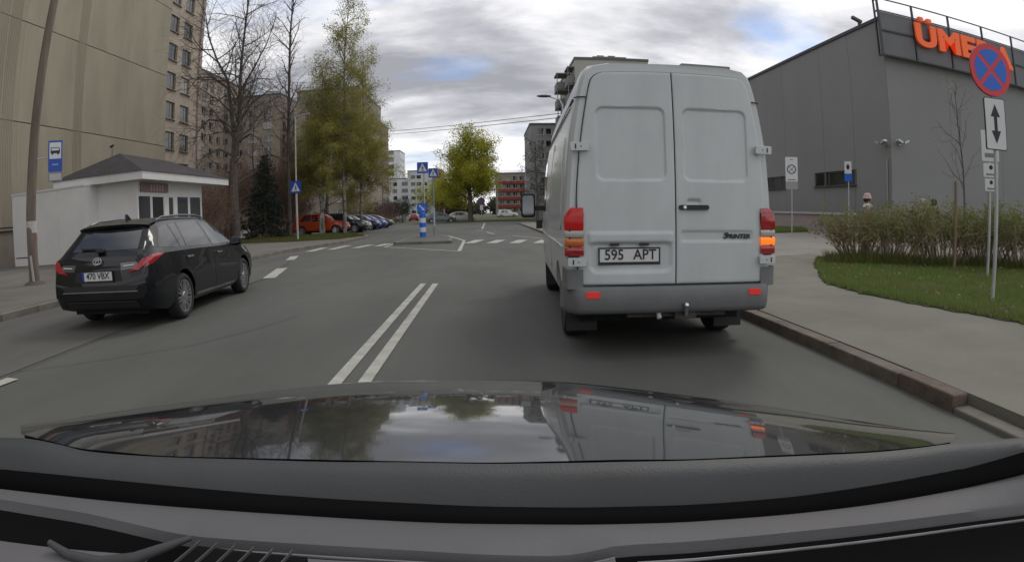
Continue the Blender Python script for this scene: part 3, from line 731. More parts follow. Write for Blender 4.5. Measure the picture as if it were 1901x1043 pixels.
def make_van():
    root = thing("panel_van", "white high-roofed panel van stopped right ahead with its amber indicator lit", "van", (1.615, 4.80, 0), -0.052)
    tops = pchip([0, 0.1, 0.4, 1.0, 3.9, 4.15, 4.35, 4.8, 5.2, 5.5, 5.6], [2.595, 2.615, 2.63, 2.635, 2.635, 2.58, 2.33, 1.5, 1.3, 1.14, 1.02])
    wid = pchip([0, 0.03, 0.08, 0.2, 4.0, 4.8, 5.3, 5.6], [0.955, 0.98, 0.995, 1.0, 1.0, 0.985, 0.94, 0.84])
    ys_v = [0, 0.02, 0.05, 0.1, 0.2, 0.4] + [0.6 + 0.2 * k for k in range(18)] + [4.1, 4.2, 4.3, 4.4, 4.5, 4.6, 4.7, 4.8, 4.95, 5.1, 5.25, 5.4, 5.5, 5.6]
    secs = []
    for y in ys_v:
        hp = van_section(tops(y), wid(y))
        secs.append((y, hp))
    mb = loft(secs)
    # lean the rear face a little forward at the top
    mb.v = [(x, y + (van_back(x, z) * max(0, 1 - y / 0.5)), z) for x, y, z in mb.v]
    bv = bvh_of(mb)
    me = mb.mesh("body", [van_white, well_m]); fix_normals(me)
    me = boolean_cut(me, [cyl_mesh(0.43, s * 0.62, s * 1.2, y, 0.36) for s in (-1, 1) for y in (1.12, 4.66)], "body")
    smooth_mesh(me, 40); inst("body", me, root)
    # black seal sheet behind the doors, then the two doors
    def door_mesh(side, name, grow=0.0, yo=0.03, emboss=True):
        us = [0, 0.006, 0.02] + [0.02 + 0.96 * k / 84 for k in range(1, 85)] + [0.994, 1.0]
        vs = [0, 0.004, 0.012] + [0.012 + 0.976 * k / 180 for k in range(1, 181)] + [0.996, 1.0]
        b = MB(); z0 = 0.665 - grow
        def pos(u, v):
            z1 = 2.515 + grow
            z = z0 + v * (z1 - z0); xo = vw(z) * 0.985 - 0.088 + grow; xi = 0.006 - grow
            rr = 0.085
            if z > z1 - rr: xo -= rr * (1 - sqrt(max(0, 1 - ((z - (z1 - rr)) / rr) ** 2)))
            x = xi + u * (xo - xi)
            z -= 0.014 * (x / 0.7) ** 2 * v
            d = 0.0
            def rr_sdf(cx, cz, hx, hz, r):
                qx, qz = abs(x - cx) - hx + r, abs(z - cz) - hz + r
                return hypot(max(qx, 0), max(qz, 0)) + min(max(qx, qz), 0) - r
            def ss(e0, e1, t): t = min(1, max(0, (t - e0) / (e1 - e0))); return t * t * (3 - 2 * t)
            if emboss:
                s = rr_sdf(0.385, 1.875, 0.30, 0.315, 0.06); d += 0.018 * (1 - ss(-0.008, 0.008, s))
                if side < 0:
                    s = rr_sdf(0.40, 1.065, 0.37, 0.045, 0.02); d -= 0.016 * (1 - ss(-0.012, 0.012, s))
                    s = rr_sdf(0.40, 0.9, 0.355, 0.125, 0.06); d += 0.016 * (1 - ss(-0.02, 0.02, s))
                else:
                    s = rr_sdf(0.39, 1.075, 0.34, 0.043, 0.02); d += 0.012 * (1 - ss(-0.01, 0.01, s))
                    s = rr_sdf(0.165, 1.372, 0.058, 0.02, 0.018); d += 0.02 * (1 - ss(-0.012, 0.012, s))
                e_ = min(u * (xo - xi), (1 - u) * (xo - xi), v * (z1 - z0), (1 - v) * (z1 - z0))
                if e_ < 0.008: d += 0.006 * (1 - e_ / 0.008)
            return (side * x, van_back(x, z) - yo + d, z)
        nu, nv = len(us), len(vs)
        for v in vs:
            for u in us: b.v.append(pos(u, v))
        for j in range(nv - 1):
            for i in range(nu - 1):
                a = j * nu + i; q = (a, a + 1, a + nu + 1, a + nu); b.f.append(q if side > 0 else q[::-1]); b.m.append(0)
        # skirt
        loopi = [i for i in range(nu)] + [j * nu + nu - 1 for j in range(1, nv)] + [(nv - 1) * nu + i for i in range(nu - 2, -1, -1)] + [j * nu for j in range(nv - 2, 0, -1)]
        o = len(b.v)
        for i in loopi: x, y, z = b.v[i]; b.v.append((x, y + 0.032, z))
        for k in range(len(loopi)):
            k2 = (k + 1) % len(loopi); q = (loopi[k], o + k, o + k2, loopi[k2]); b.f.append(q if side > 0 else q[::-1]); b.m.append(0)
        return b
    for s in (-1, 1):
        door_mesh(s, "seal", 0.008, 0.003, False).build("door_seal", seal_m, root, smooth=40)
        d = door_mesh(s, "door").build("door", van_door, root, smooth=50)
        if s > 0:
            h_ = MB(); h_.prism(rrect(0.025, 0.30, 1.305, 1.347, 0.02), 0.01, 0.052, Matrix.Translation((0, 0.0, 0)) @ M_front)
            h_.lathe([(0.0, 0.0), (0.016, 0.0), (0.016, -0.006), (0, -0.006)], 12, Matrix.Translation((0.075, -0.054, 1.326)) @ Matrix.Rotation(-pi / 2, 4, 'X') @ Matrix.Rotation(pi, 4, 'X'), 1)
            h_.build("handle", [black_pl, chrome], d, smooth=40, bevel=0.008)
            me = text_mesh("PRINTER", 0.056, mat("badge_black", (0.02, 0.02, 0.022), 0.35, coat=0.5), 0.004, 0.0018, "badge_lettering", squash=1.12, shear=0.18)
            me.transform(Matrix.Translation((0.585, -0.016, 1.072)) @ M_front); inst("badge_lettering", me, d)
            me = text_mesh("S", 0.075, MATS["badge_black"], 0.004, 0.0015, "badge_initial", squash=1.35, shear=0.18)
            me.transform(Matrix.Translation((0.462, -0.016, 1.077)) @ M_front); inst("badge_initial", me, d)
        else:
            plate_board(d, "number_plate", 0.52, 0.112, (-0.415, -0.012, 0.915), (0, 0, 0), "595   APT", size=0.125)
            for x in (-0.55, -0.29):
                l_ = MB(); l_.box(x - 0.04, x + 0.04, -0.05, -0.02, 1.0, 1.018); l_.build("plate_lamp", black_pl, d)
        # hinges and lamps
        for z in (1.845, 0.865):
            w_ = vw(z); x0, x1 = w_ - 0.17, w_ - 0.012
            hb_ = MB()
            hb_.prism(rrect(x0, x1, z - 0.036, z + 0.036, 0.01), 0.02, 0.056, M_front if s > 0 else Matrix.Diagonal((-1, 1, 1, 1)) @ M_front)
            hb_.box(s * (x1 - 0.045) - 0.006, s * (x1 - 0.045) + 0.006, -0.060, -0.055, z - 0.022, z + 0.022, 1)
            hb_.box(s * (x1 - 0.09) - 0.005, s * (x1 - 0.09) + 0.005, -0.060, -0.055, z - 0.006, z + 0.006, 1)
            hb_.build("hinge", [van_white, black_pl], root, bevel=0.006, fixn=True)
        lm_ = thing_part = bpy.data.objects.new("tail_lamp", None)
        bands = [(1.135, 1.325, red_lit if s < 0 else red_lens), (1.07, 1.13, clear_lens), (0.995, 1.065, amber_lit if s > 0 else amber_lens), (0.915, 0.99, red_lit if False else red_lens)]
        first = None
        for z0, z1, m_ in bands:
            b_ = MB(); NN = 10
            def P(i, z, o):
                a = i / NN
                w_ = vw(z); top = max(0, (z - 1.22) / 0.105); inner = w_ - 0.152 + 0.0 * top; outer = w_ + 0.004 - 0.055 * top ** 2
                # wrap round the corner
                if a < 0.6: x = inner + (outer - inner) * a / 0.6; y = -0.025 + 0.02 * (a / 0.6) ** 3
                else: x = outer + 0.004; y = -0.005 + 0.22 * (a - 0.6)
                return (s * x, y + 0.05 * (abs(x) / 0.97) ** 4 * 0.6 - o, z)
            nz = 5
            for j in range(nz + 1):
                z = z0 + (z1 - z0) * j / nz
                for i in range(NN + 1): b_.v.append(P(i, z, 0.012 * (1 if 0 < j < nz else 0.3)))
            for j in range(nz):
                for i in range(NN):
                    a = j * (NN + 1) + i; q = (a, a + 1, a + NN + 2, a + NN + 1); b_.f.append(q if s > 0 else q[::-1]); b_.m.append(0)
            if first is None:
                first = b_.build("tail_lamp", m_, root, smooth=40)
            else: b_.build("lens", m_, first, smooth=40)
        hs = MB()
        w_ = vw(1.1); hs.box(min(s * (w_ - 0.157), s * (w_ - 0.03)), max(s * (w_ - 0.157), s * (w_ - 0.03)), 0.0, 0.04, 0.905, 1.28); hs.build("lamp_housing", black_pl, first)
        # bumper uprights
        u_ = MB()
        u_.grid(lambda u, v: (s * ((vw(0.75) - 0.14) + 0.15 * min(1, u / 0.6)) , -0.02 + 0.03 * (min(1, u / 0.6)) ** 3 + 0.9 * max(0, u - 0.6), 0.63 + 0.17 * v), 14, 4)
        if s < 0: u_.f = [q[::-1] for q in u_.f]
        u_.build("bumper_upright", grey_pl, root, smooth=60)
        # reflectors, mud flaps
        r_ = MB(); r_.prism(rrect(s * 0.74 - 0.06, s * 0.74 + 0.06, 0.555, 0.612, 0.008), 0.06, 0.078, M_front); r_.build("reflector", reflector, root, bevel=0.004)
        f_ = MB(); f_.box(s * 0.76 - 0.15, s * 0.76 + 0.15, 0.66, 0.675, 0.13, 0.5); f_.build("mud_flap", black_pl, root)
        f_ = MB(); f_.box(s * 0.8 - 0.14, s * 0.8 + 0.14, 4.2, 4.215, 0.14, 0.5); f_.build("mud_flap", black_pl, root)
        for y in (1.12, 4.66): put_wheel(root, s * 0.79, y, 0.35, 0.24, 'steel', 0.2, s)
        # gutter rail and side mouldings
        g_ = MB(); pts = [(s * (vw(2.29) + 0.004), y, 2.29) for y in (0.2, 1, 2, 3, 4.0)]; g_.tube(pts, 0.011, 6, 0); g_.build("roof_gutter", black_pl, root, smooth=60)
        g_ = MB(); g_.tube([(s * (vw(2.25) + 0.004), y, 2.25) for y in (0.35, 1, 2, 3, 4.0)], 0.014, 6); g_.build("gutter_rail", van_white, root, smooth=60)
        q_ = MB(); q_.tube([(s * (vw(2.285) * 0.985 - 0.08), 0.018, 2.285), (s * (vw(2.285) * 0.985 - 0.02), 0.03, 2.287), (s * (vw(2.285) + 0.003), 0.09, 2.29)], 0.006, 6); q_.build("roof_seam", seal_m, root, smooth=60)
        for z, w2, mt in ((0.98, 0.02, van_white),):
            g_ = MB(); g_.tube([(s * (vw(z) + 0.004), y, z) for y in (0.2, 1, 2, 3, 4.2)], 0.012, 6); g_.build("side_crease", mt, root, smooth=60)
        sd = patch(bv, rrect(0.45, 2.1, 1.12, 2.0, 0.12), 'x', s, 0.01, 3, 0.03); sd.build("side_panel", van_white, root, smooth=40)
        sd = patch(bv, rrect(2.2, 3.2, 0.62, 2.12, 0.08), 'x', s, 0.012, 3, 0.03); sd.build("sliding_door" if s > 0 else "side_panel", van_white, root, smooth=40)
        sd = patch(bv, [(3.4, 1.3), (4.5, 1.3), (4.2, 2.0), (3.45, 2.02)], 'x', s, 0.008, 3, 0.02); sd.build("side_window", car_glass, root, smooth=40)
    # mirrors
    for s in (-1, 1):
        m_ = MB(); m_.prism(rrect(s * 1.2 - 0.115, s * 1.2 + 0.115, 1.2, 1.6, 0.05), -4.7, -4.55, M_front)
        o = m_.build("mirror", black_pl, root, smooth=40, fixn=True, bevel=0.02)
        g_ = MB(); g_.prism(rrect(s * 1.2 - 0.09, s * 1.2 + 0.09, 1.24, 1.56, 0.04), -4.55, -4.543, M_front); g_.build("mirror_glass", mat("mirror_glass", (0.12, 0.13, 0.135), 0.04, metal=1.0), o, fixn=True)
        a_ = MB(); a_.bar((s * 0.95, 4.62, 1.35), (s * 1.1, 4.62, 1.35), 0.06, 0.08); a_.build("mirror_arm", black_pl, o); a_ = MB(); a_.box(s * 1.02 - 0.05, s * 1.02 + 0.05, 4.5, 4.66, 1.02, 1.16); a_.build("lower_mirror", black_pl, o)
    # bumper
    b_ = MB()
    prof = [(0.40, 0.005), (0.42, -0.05), (0.46, -0.075), (0.55, -0.08), (0.62, -0.078), (0.645, -0.06), (0.652, 0.0)]
    NN = 40
    for z, yo in prof:
        for i in range(NN + 1):
            t = -1 + 2 * i / NN; x = 0.985 * t; a = abs(t)
            y = yo + (0.0 if a < 0.86 else 0.55 * ((a - 0.86) / 0.14) ** 2.2) + 0.02 * a * a
            if a > 0.93: x = math.copysign(0.955 + 0.03 * sqrt(max(0, min(1, (a - 0.93) / 0.05))), t)
            zz = z - (0.0 if z > 0.5 else 0.03 * max(0, 1 - abs(abs(t) - 0.5) / 0.5) * 0)
            b_.v.append((x, y, zz))
    for j in range(len(prof) - 1):
        for i in range(NN):
            a = j * (NN + 1) + i; b_.f.append((a, a + 1, a + NN + 2, a + NN + 1)); b_.m.append(0)
    bo = b_.build("bumper", grey_pl, root, smooth=50)
    so = bo.modifiers.new("thick", 'SOLIDIFY'); so.thickness = 0.012; so.offset = -1
    t_ = MB(); t_.box(-0.42, 0.5, 0.05, 0.13, 0.36, 0.44); t_.box(0.0, 0.2, -0.02, 0.06, 0.35, 0.47)
    tb = t_.build("tow_bar", mat("rusty_steel", (0.07, 0.06, 0.055), 0.8, var=0.3, vscale=12), root, bevel=0.006)
    k_ = MB(); k_.tube([(-0.15, 0.04, 0.45), (-0.15, 0.0, 0.41), (-0.145, -0.03, 0.36)], 0.022, 10); k_.build("tow_socket", mat("pale_plug", (0.5, 0.5, 0.5), 0.5), tb, smooth=60)
    k_ = MB(); k_.tube([(0.08, -0.03, 0.4), (0.08, -0.09, 0.4), (0.08, -0.1, 0.46)], 0.02, 10); k_.lathe([(0, -0.03), (0.02, -0.022), (0.028, 0), (0.02, 0.022), (0, 0.03)], 14, Matrix.Translation((0.08, -0.1, 0.48))); k_.build("tow_ball", chrome, tb, smooth=60)
    un = MB(); un.box(-0.8, 0.8, 0.5, 5.2, 0.25, 0.5); un.build("underbody", well_m, root)
    ax = MB(); ax.tube([(-0.7, 1.12, 0.34), (0.7, 1.12, 0.34)], 0.06, 10); ax.build("axle", well_m, root)
    ro = MB(); ro.grid(lambda u, v: ((-1 + 2 * u) * 0.62, 0.1 + v * 0.0, 0), 1, 1)
    ws = patch(bv, [(-0.75, 1.5), (0.75, 1.5), (0.68, 2.2), (-0.68, 2.2)], 'y', 1, 0.006, 3, 0.01); ws.build("windscreen", car_glass, root, smooth=60)
    return root
van = make_van()
# ---- cars: one lofted shell with cut wheel arches, projected glass, doors, lamps
def car_shell(P):
    f = {k: pchip(*zip(*P[k])) for k in ('zb', 'zs', 'ws', 'zt', 'wt', 'wm')}
    L = P['L']; ys_c = sorted({0.0, L, *[round(L * i / 58, 3) for i in range(59)], 0.02, 0.05, 0.09, 0.13, L - 0.03, L - 0.07})
    secs = []
    for y in ys_c:
        zb, zs, ws, zt, wt, wm = (f[k](y) for k in ('zb', 'zs', 'ws', 'zt', 'wt', 'wm'))
        zt = max(zt, zs + 0.012); rail = min(0.07, (zt - zs) * 0.3)
        hm_ = 0.5 * (0.55 + zs)
        hp = [(0, zb), (0.7 * wm, zb), (0.92 * wm, zb + 0.02), (0.98 * wm, zb + 0.1), (wm, min(0.46, zs - 0.12)), (wm, min(0.58, zs - 0.07)), (0.985 * wm, min(hm_, zs - 0.03)), (ws + 0.004, zs - 0.012), (ws - 0.012, zs + 0.002)]
        b0 = (ws - 0.025, zs + 0.008); b1 = (wt, zt - rail)
        for k in range(4):
            t = k / 3; bul = 0.018 * sin(pi * t) * min(1, (zt - zs) / 0.3)
            hp.append((b0[0] + (b1[0] - b0[0]) * t + bul, b0[1] + (b1[1] - b0[1]) * t))
        hp += [(wt - 0.03 * min(1, rail / 0.07), zt - rail * 0.5), (0.86 * wt, zt - rail * 0.2), (0.5 * wt, zt - rail * 0.03), (0, zt)]
        secs.append((y, hp))
    return loft(secs), f
PAINTS = {}
def car_paint(name, col, coat=0.8, rough=0.35, metal=0.0):
    return mat("paint_" + name, col, rough, metal, 0.15, coat=coat)
def make_car(name, label, loc, rotz, P, paint_m, group=None, detail=True):
    root = thing(name, label, "car", loc, rotz, group)
    mb, f = car_shell(P); bv = bvh_of(mb)
    me = mb.mesh("body", [paint_m, well_m]); fix_normals(me)
    r, xw, ya = P['r'], P['track'], P['axles']
    me = boolean_cut(me, [cyl_mesh(r + 0.045, s * (xw - 0.24), s * (xw + 0.4), y, r + 0.01) for s in (-1, 1) for y in ya], "body")
    smooth_mesh(me, 32); inst("body", me, root)
    un = MB(); un.box(-0.62, 0.62, 0.25, P['L'] - 0.25, 0.2, 0.55); un.build("underbody", well_m, root)
    for s in (-1, 1):
        for y in ya: put_wheel(root, s * (xw - 0.0), y, r, 0.215, P.get('rims', 'alloy'), r * 0.7, s, 0.2)
        for k, (nm, poly, mt) in enumerate(P['side']):
            pch = patch(bv, poly, 'x', s, P.get('off', 0.004) if 'window' in nm else 0.003, 2 if detail else 1, 0.012)
            o = pch.build(nm, mt or paint_m, root, smooth=40)
            for (dn, hp) in P.get('handles', []):
                if dn == k:
                    y, z = hp; hit = bv.ray_cast(Vector((s * 5, y, z)), Vector((-s, 0, 0)))[0]
                    h = MB(); h.box(-0.012, 0.012, y - 0.1, y + 0.1, z - 0.013, z + 0.013)
                    ho = h.build("handle", P.get('handle_m', paint_m), o, bevel=0.006); ho.location = (hit.x + s * 0.028, 0, 0)
        y, z = P['mirror']; hit = bv.ray_cast(Vector((s * 5, y, z)), Vector((-s, 0, 0)))[0]
        m_ = MB(); m_.prism(rrect(-0.1, 0.1, -0.075, 0.075, 0.04), -0.06, 0.06, M_front); m_.bar((-s * 0.2, 0, -0.05), (0, 0, -0.04), 0.05, 0.04)
        mo = m_.build("mirror", paint_m, root, smooth=40, bevel=0.02); mo.location = (hit.x + s * 0.16, y, z + 0.02)
        g_ = MB(); g_.prism(rrect(-0.08, 0.08, -0.055, 0.055, 0.03), 0.061, 0.064, M_front); g_.build("mirror_glass", MATS["mirror_glass"], mo)
        for nm, poly, axis, sd, off, mt in P.get('lamps', []):
            pl_ = [(s * a, b) for a, b in poly] if axis in 'yz' else poly
            patch(bv, pl_, axis, sd if axis in 'yz' else s, off, 2, 0.02).build(nm, mt, root, smooth=40)
    for nm, poly, axis, sd, off, mt in P.get('panels', []):
        patch(bv, poly, axis, sd, off, 2, 0.015).build(nm, mt, root, smooth=40)
    return root, bv

gb = car_paint("black", (0.004, 0.005, 0.007), 0.75, 0.5)
wagon_P = dict(L=4.65, r=0.325, track=0.775, axles=(0.985, 3.685),
    zb=[(0, 0.42), (0.12, 0.27), (0.6, 0.2), (4.2, 0.19), (4.5, 0.22), (4.65, 0.32)],
    zs=[(0, 0.80), (0.1, 0.955), (0.4, 0.985), (1.2, 0.98), (2.6, 0.955), (3.3, 0.945), (3.7, 0.9), (4.3, 0.78), (4.65, 0.58)],
    ws=[(0, 0.73), (0.06, 0.78), (0.3, 0.835), (1.0, 0.86), (2.5, 0.87), (3.5, 0.85), (4.2, 0.78), (4.65, 0.5)],
    zt=[(0, 0.82), (0.07, 0.96), (0.13, 1.03), (0.3, 1.19), (0.52, 1.375), (0.7, 1.425), (1.3, 1.46), (2.1, 1.462), (2.6, 1.425), (2.9, 1.33), (3.3, 1.11), (3.52, 0.99), (3.8, 0.955), (4.3, 0.85), (4.55, 0.74), (4.65, 0.62)],
    wt=[(0, 0.66), (0.13, 0.70), (0.3, 0.665), (0.55, 0.60), (1.3, 0.585), (2.3, 0.58), (2.8, 0.59), (3.4, 0.70), (3.8, 0.74), (4.65, 0.45)],
    wm=[(0, 0.78), (0.1, 0.84), (0.35, 0.885), (1.0, 0.897), (2.3, 0.885), (3.7, 0.895), (4.2, 0.86), (4.5, 0.74), (4.65, 0.55)],
    side=[("door", [(1.33, 0.34), (2.2, 0.30), (2.22, 0.925), (1.02, 0.95), (1.12, 0.82), (1.36, 0.62)], None),
          ("door", [(2.23, 0.30), (3.18, 0.30), (3.3, 0.6), (3.28, 0.9), (2.25, 0.92)], None),
          ("window", [(0.42, 1.05), (0.98, 1.02), (0.98, 1.345), (0.7, 1.31)], car_glass),
          ("window", [(1.04, 1.02), (1.2, 1.015), (1.28, 1.36), (1.04, 1.35)], car_glass),
          ("window", [(1.25, 1.01), (2.16, 0.99), (2.1, 1.375), (1.33, 1.365)], car_glass),
          ("window", [(2.26, 0.985), (3.16, 0.975), (2.72, 1.31), (2.2, 1.375)], car_glass2),
          ("pillar_glare_cover", [(0.33, 1.06), (0.41, 1.05), (0.69, 1.325), (0.56, 1.355)], mat("glare_cover_black", (0.012, 0.012, 0.013), 0.45, spec=0.3)),  # dull black cover added to hide the bright sky reflection on the pillar
          ("sill_trim", [(1.42, 0.27), (3.18, 0.25), (3.18, 0.29), (1.42, 0.31)], chrome)],
    handles=[(0, (1.22, 0.865)), (1, (2.42, 0.85))], handle_m=chrome, mirror=(3.02, 0.97),
    lamps=[("tail_lamp", [(0.40, 0.80), (0.62, 0.815), (0.66, 0.87), (0.62, 0.90), (0.38, 0.89)], 'y', -1, 0.010, mat("smoked_lens", (0.07, 0.068, 0.07), 0.1, spec=0.8, coat=0.6)),
           ("tail_lamp", [(0.52, 0.765), (0.69, 0.80), (0.79, 0.88), (0.82, 0.955), (0.73, 0.94), (0.66, 0.875), (0.59, 0.825)], 'y', -1, 0.016, red_lens),
           ("tail_lamp", [(0.02, 0.83), (0.12, 0.86), (0.44, 0.975), (0.3, 0.985), (0.06, 0.955)], 'x', 1, 0.010, red_lens),
           ("lamp_strip", [(0.44, 0.848), (0.6, 0.858), (0.6, 0.868), (0.44, 0.858)], 'y', -1, 0.02, mat("lamp_strip_white", (0.7, 0.7, 0.7), 0.2)),
           ("head_lamp", [(0.42, 0.66), (0.74, 0.68), (0.72, 0.76), (0.42, 0.72)], 'y', 1, 0.01, clear_lens)],
    panels=[("pillar_glare_cover", [(0.59, 1.06), (0.72, 1.06), (0.665, 1.345), (0.52, 1.345)], 'y', -1, 0.008, MATS["glare_cover_black"]), ("pillar_glare_cover", [(-0.59, 1.06), (-0.72, 1.06), (-0.665, 1.345), (-0.52, 1.345)], 'y', -1, 0.008, MATS["glare_cover_black"]),  # added covers facing the rear, hiding the same sky reflection
            ("rear_window", [(-0.60, 1.055), (0.60, 1.055), (0.53, 1.345), (-0.53, 1.345)], 'y', -1, 0.005, car_glass),
            ("windscreen", [(-0.66, 1.02), (0.66, 1.02), (0.55, 1.395), (-0.55, 1.395)], 'y', 1, 0.005, car_glass2),
            ("plate_recess", [(-0.40, 0.66), (0.40, 0.66), (0.37, 0.80), (-0.37, 0.80)], 'y', -1, 0.003, black_pl),
            ("bumper_insert", [(-0.6, 0.535), (0.6, 0.535), (0.66, 0.605), (-0.66, 0.605)], 'y', -1, 0.004, black_pl),
            ("chrome_strip", [(-0.64, 0.52), (0.64, 0.52), (0.64, 0.533), (-0.64, 0.533)], 'y', -1, 0.012, chrome),
            ("chrome_strip", [(-0.6, 0.385), (0.6, 0.385), (0.6, 0.395), (-0.6, 0.395)], 'y', -1, 0.012, mat("dull_chrome", (0.25, 0.25, 0.25), 0.3, metal=0.8)),
            ("diffuser", [(-0.6, 0.30), (0.6, 0.30), (0.62, 0.375), (-0.62, 0.375)], 'y', -1, 0.006, black_pl),
            ("grille", [(-0.4, 0.35), (0.4, 0.35), (0.45, 0.55), (-0.45, 0.55)], 'y', 1, 0.006, black_pl)])
CAR = (-4.4392, 7.3613, 0.0895)
def wagon_loc():
    # rear right contact of the wheel sits at CAR; heading turned slightly to the left
    c, s = cos(CAR[2]), sin(CAR[2])
    lx, ly = -0.79, -0.985
    return (CAR[0] + c * lx - s * ly, CAR[1] + s * lx + c * ly, 0)
wag, wbv = make_car("station_wagon", "black station wagon driving ahead in the left lane beside the kiosk", wagon_loc(), CAR[2], wagon_P, gb)
sp = MB()
def spoil(u, v):
    x = (-1 + 2 * u) * 0.60; a = abs(x) / 0.60
    y = 0.40 + 0.34 * v + 0.08 * a * a * (1 - v); z = 1.385 + 0.055 * v - 0.03 * a ** 3
    return (x, y, z)
sp.grid(spoil, 16, 5)
n0 = len(sp.v); sp.v += [(x, y + 0.02, z - 0.045 * (1 - (y - 0.4) / 0.4)) for x, y, z in sp.v[:n0]]
m0 = len(sp.f); sp.f += [tuple(n0 + i for i in q)[::-1] for q in sp.f[:m0]]; sp.m += [0] * m0
for i in range(16): sp.f.append((i + 1, i, n0 + i, n0 + i + 1)); sp.m.append(0)
sp.build("spoiler", gb, wag, smooth=50)
fi = MB(); fi.prism([(0.86, 1.44), (1.02, 1.45), (0.9, 1.53), (0.87, 1.53)], -0.018, 0.018, Matrix(((0, 0, 1, 0), (1, 0, 0, 0), (0, 1, 0, 0), (0, 0, 0, 1)))); fi.build("antenna_fin", gb, wag, bevel=0.008)
for s in (-1, 1):
    rr_ = MB(); rr_.tube([(s * 0.57, 0.75, 1.41), (s * 0.56, 0.95, 1.455), (s * 0.555, 1.6, 1.476), (s * 0.555, 2.2, 1.468), (s * 0.56, 2.55, 1.42)], [0.012, 0.016, 0.016, 0.016, 0.012], 8)
    mat("rail_silver", (0.5, 0.5, 0.5), 0.3, metal=0.8); rr_.build("roof_rail", mat("rail_dark", (0.2, 0.2, 0.2), 0.3, metal=0.8), wag, smooth=60)
wi = MB(); wi.bar((0.02, 0.155, 1.075), (-0.36, 0.16, 1.09), 0.02, 0.03); wi.box(-0.06, 0.06, 0.07, 0.16, 1.035, 1.08); wi.build("rear_wiper", black_pl, wag, bevel=0.006)
plate_board(wag, "number_plate", 0.52, 0.115, (0, -0.028, 0.735), (0.06, 0, 0), "470 VBX", eu=True, size=0.115)
em = MB(); Me = Matrix.Translation((0, 0.028, 0.925)) @ Matrix.Rotation(-0.25, 4, 'X') @ M_front
def ellipse_ring(rx, rz, cx=0, cz=0, t=0.011, n=28):
    o = len(em.v)
    for k in range(n):
        a = 2 * pi * k / n
        for rr2, zz in ((1, 0.012), (1, 0.02)):
            em.v.append(tuple(Me @ Vector((cx + rx * cos(a), cz + rz * sin(a), zz)))); em.v.append(tuple(Me @ Vector((cx + (rx - t) * cos(a), cz + (rz - t) * sin(a), zz))))
    for k in range(n):
        a, b = o + 4 * k, o + 4 * ((k + 1) % n)
        for q in ((0, 1), (3, 2)): em.f.append((a + q[0], a + q[1], b + q[1], b + q[0])); em.m.append(0)
        em.f.append((a, b, b + 2, a + 2)); em.m.append(0)
ellipse_ring(0.075, 0.05); ellipse_ring(0.028, 0.046, t=0.009); ellipse_ring(0.055, 0.02, 0, 0.026, t=0.009)
em.build("emblem", chrome, wag)

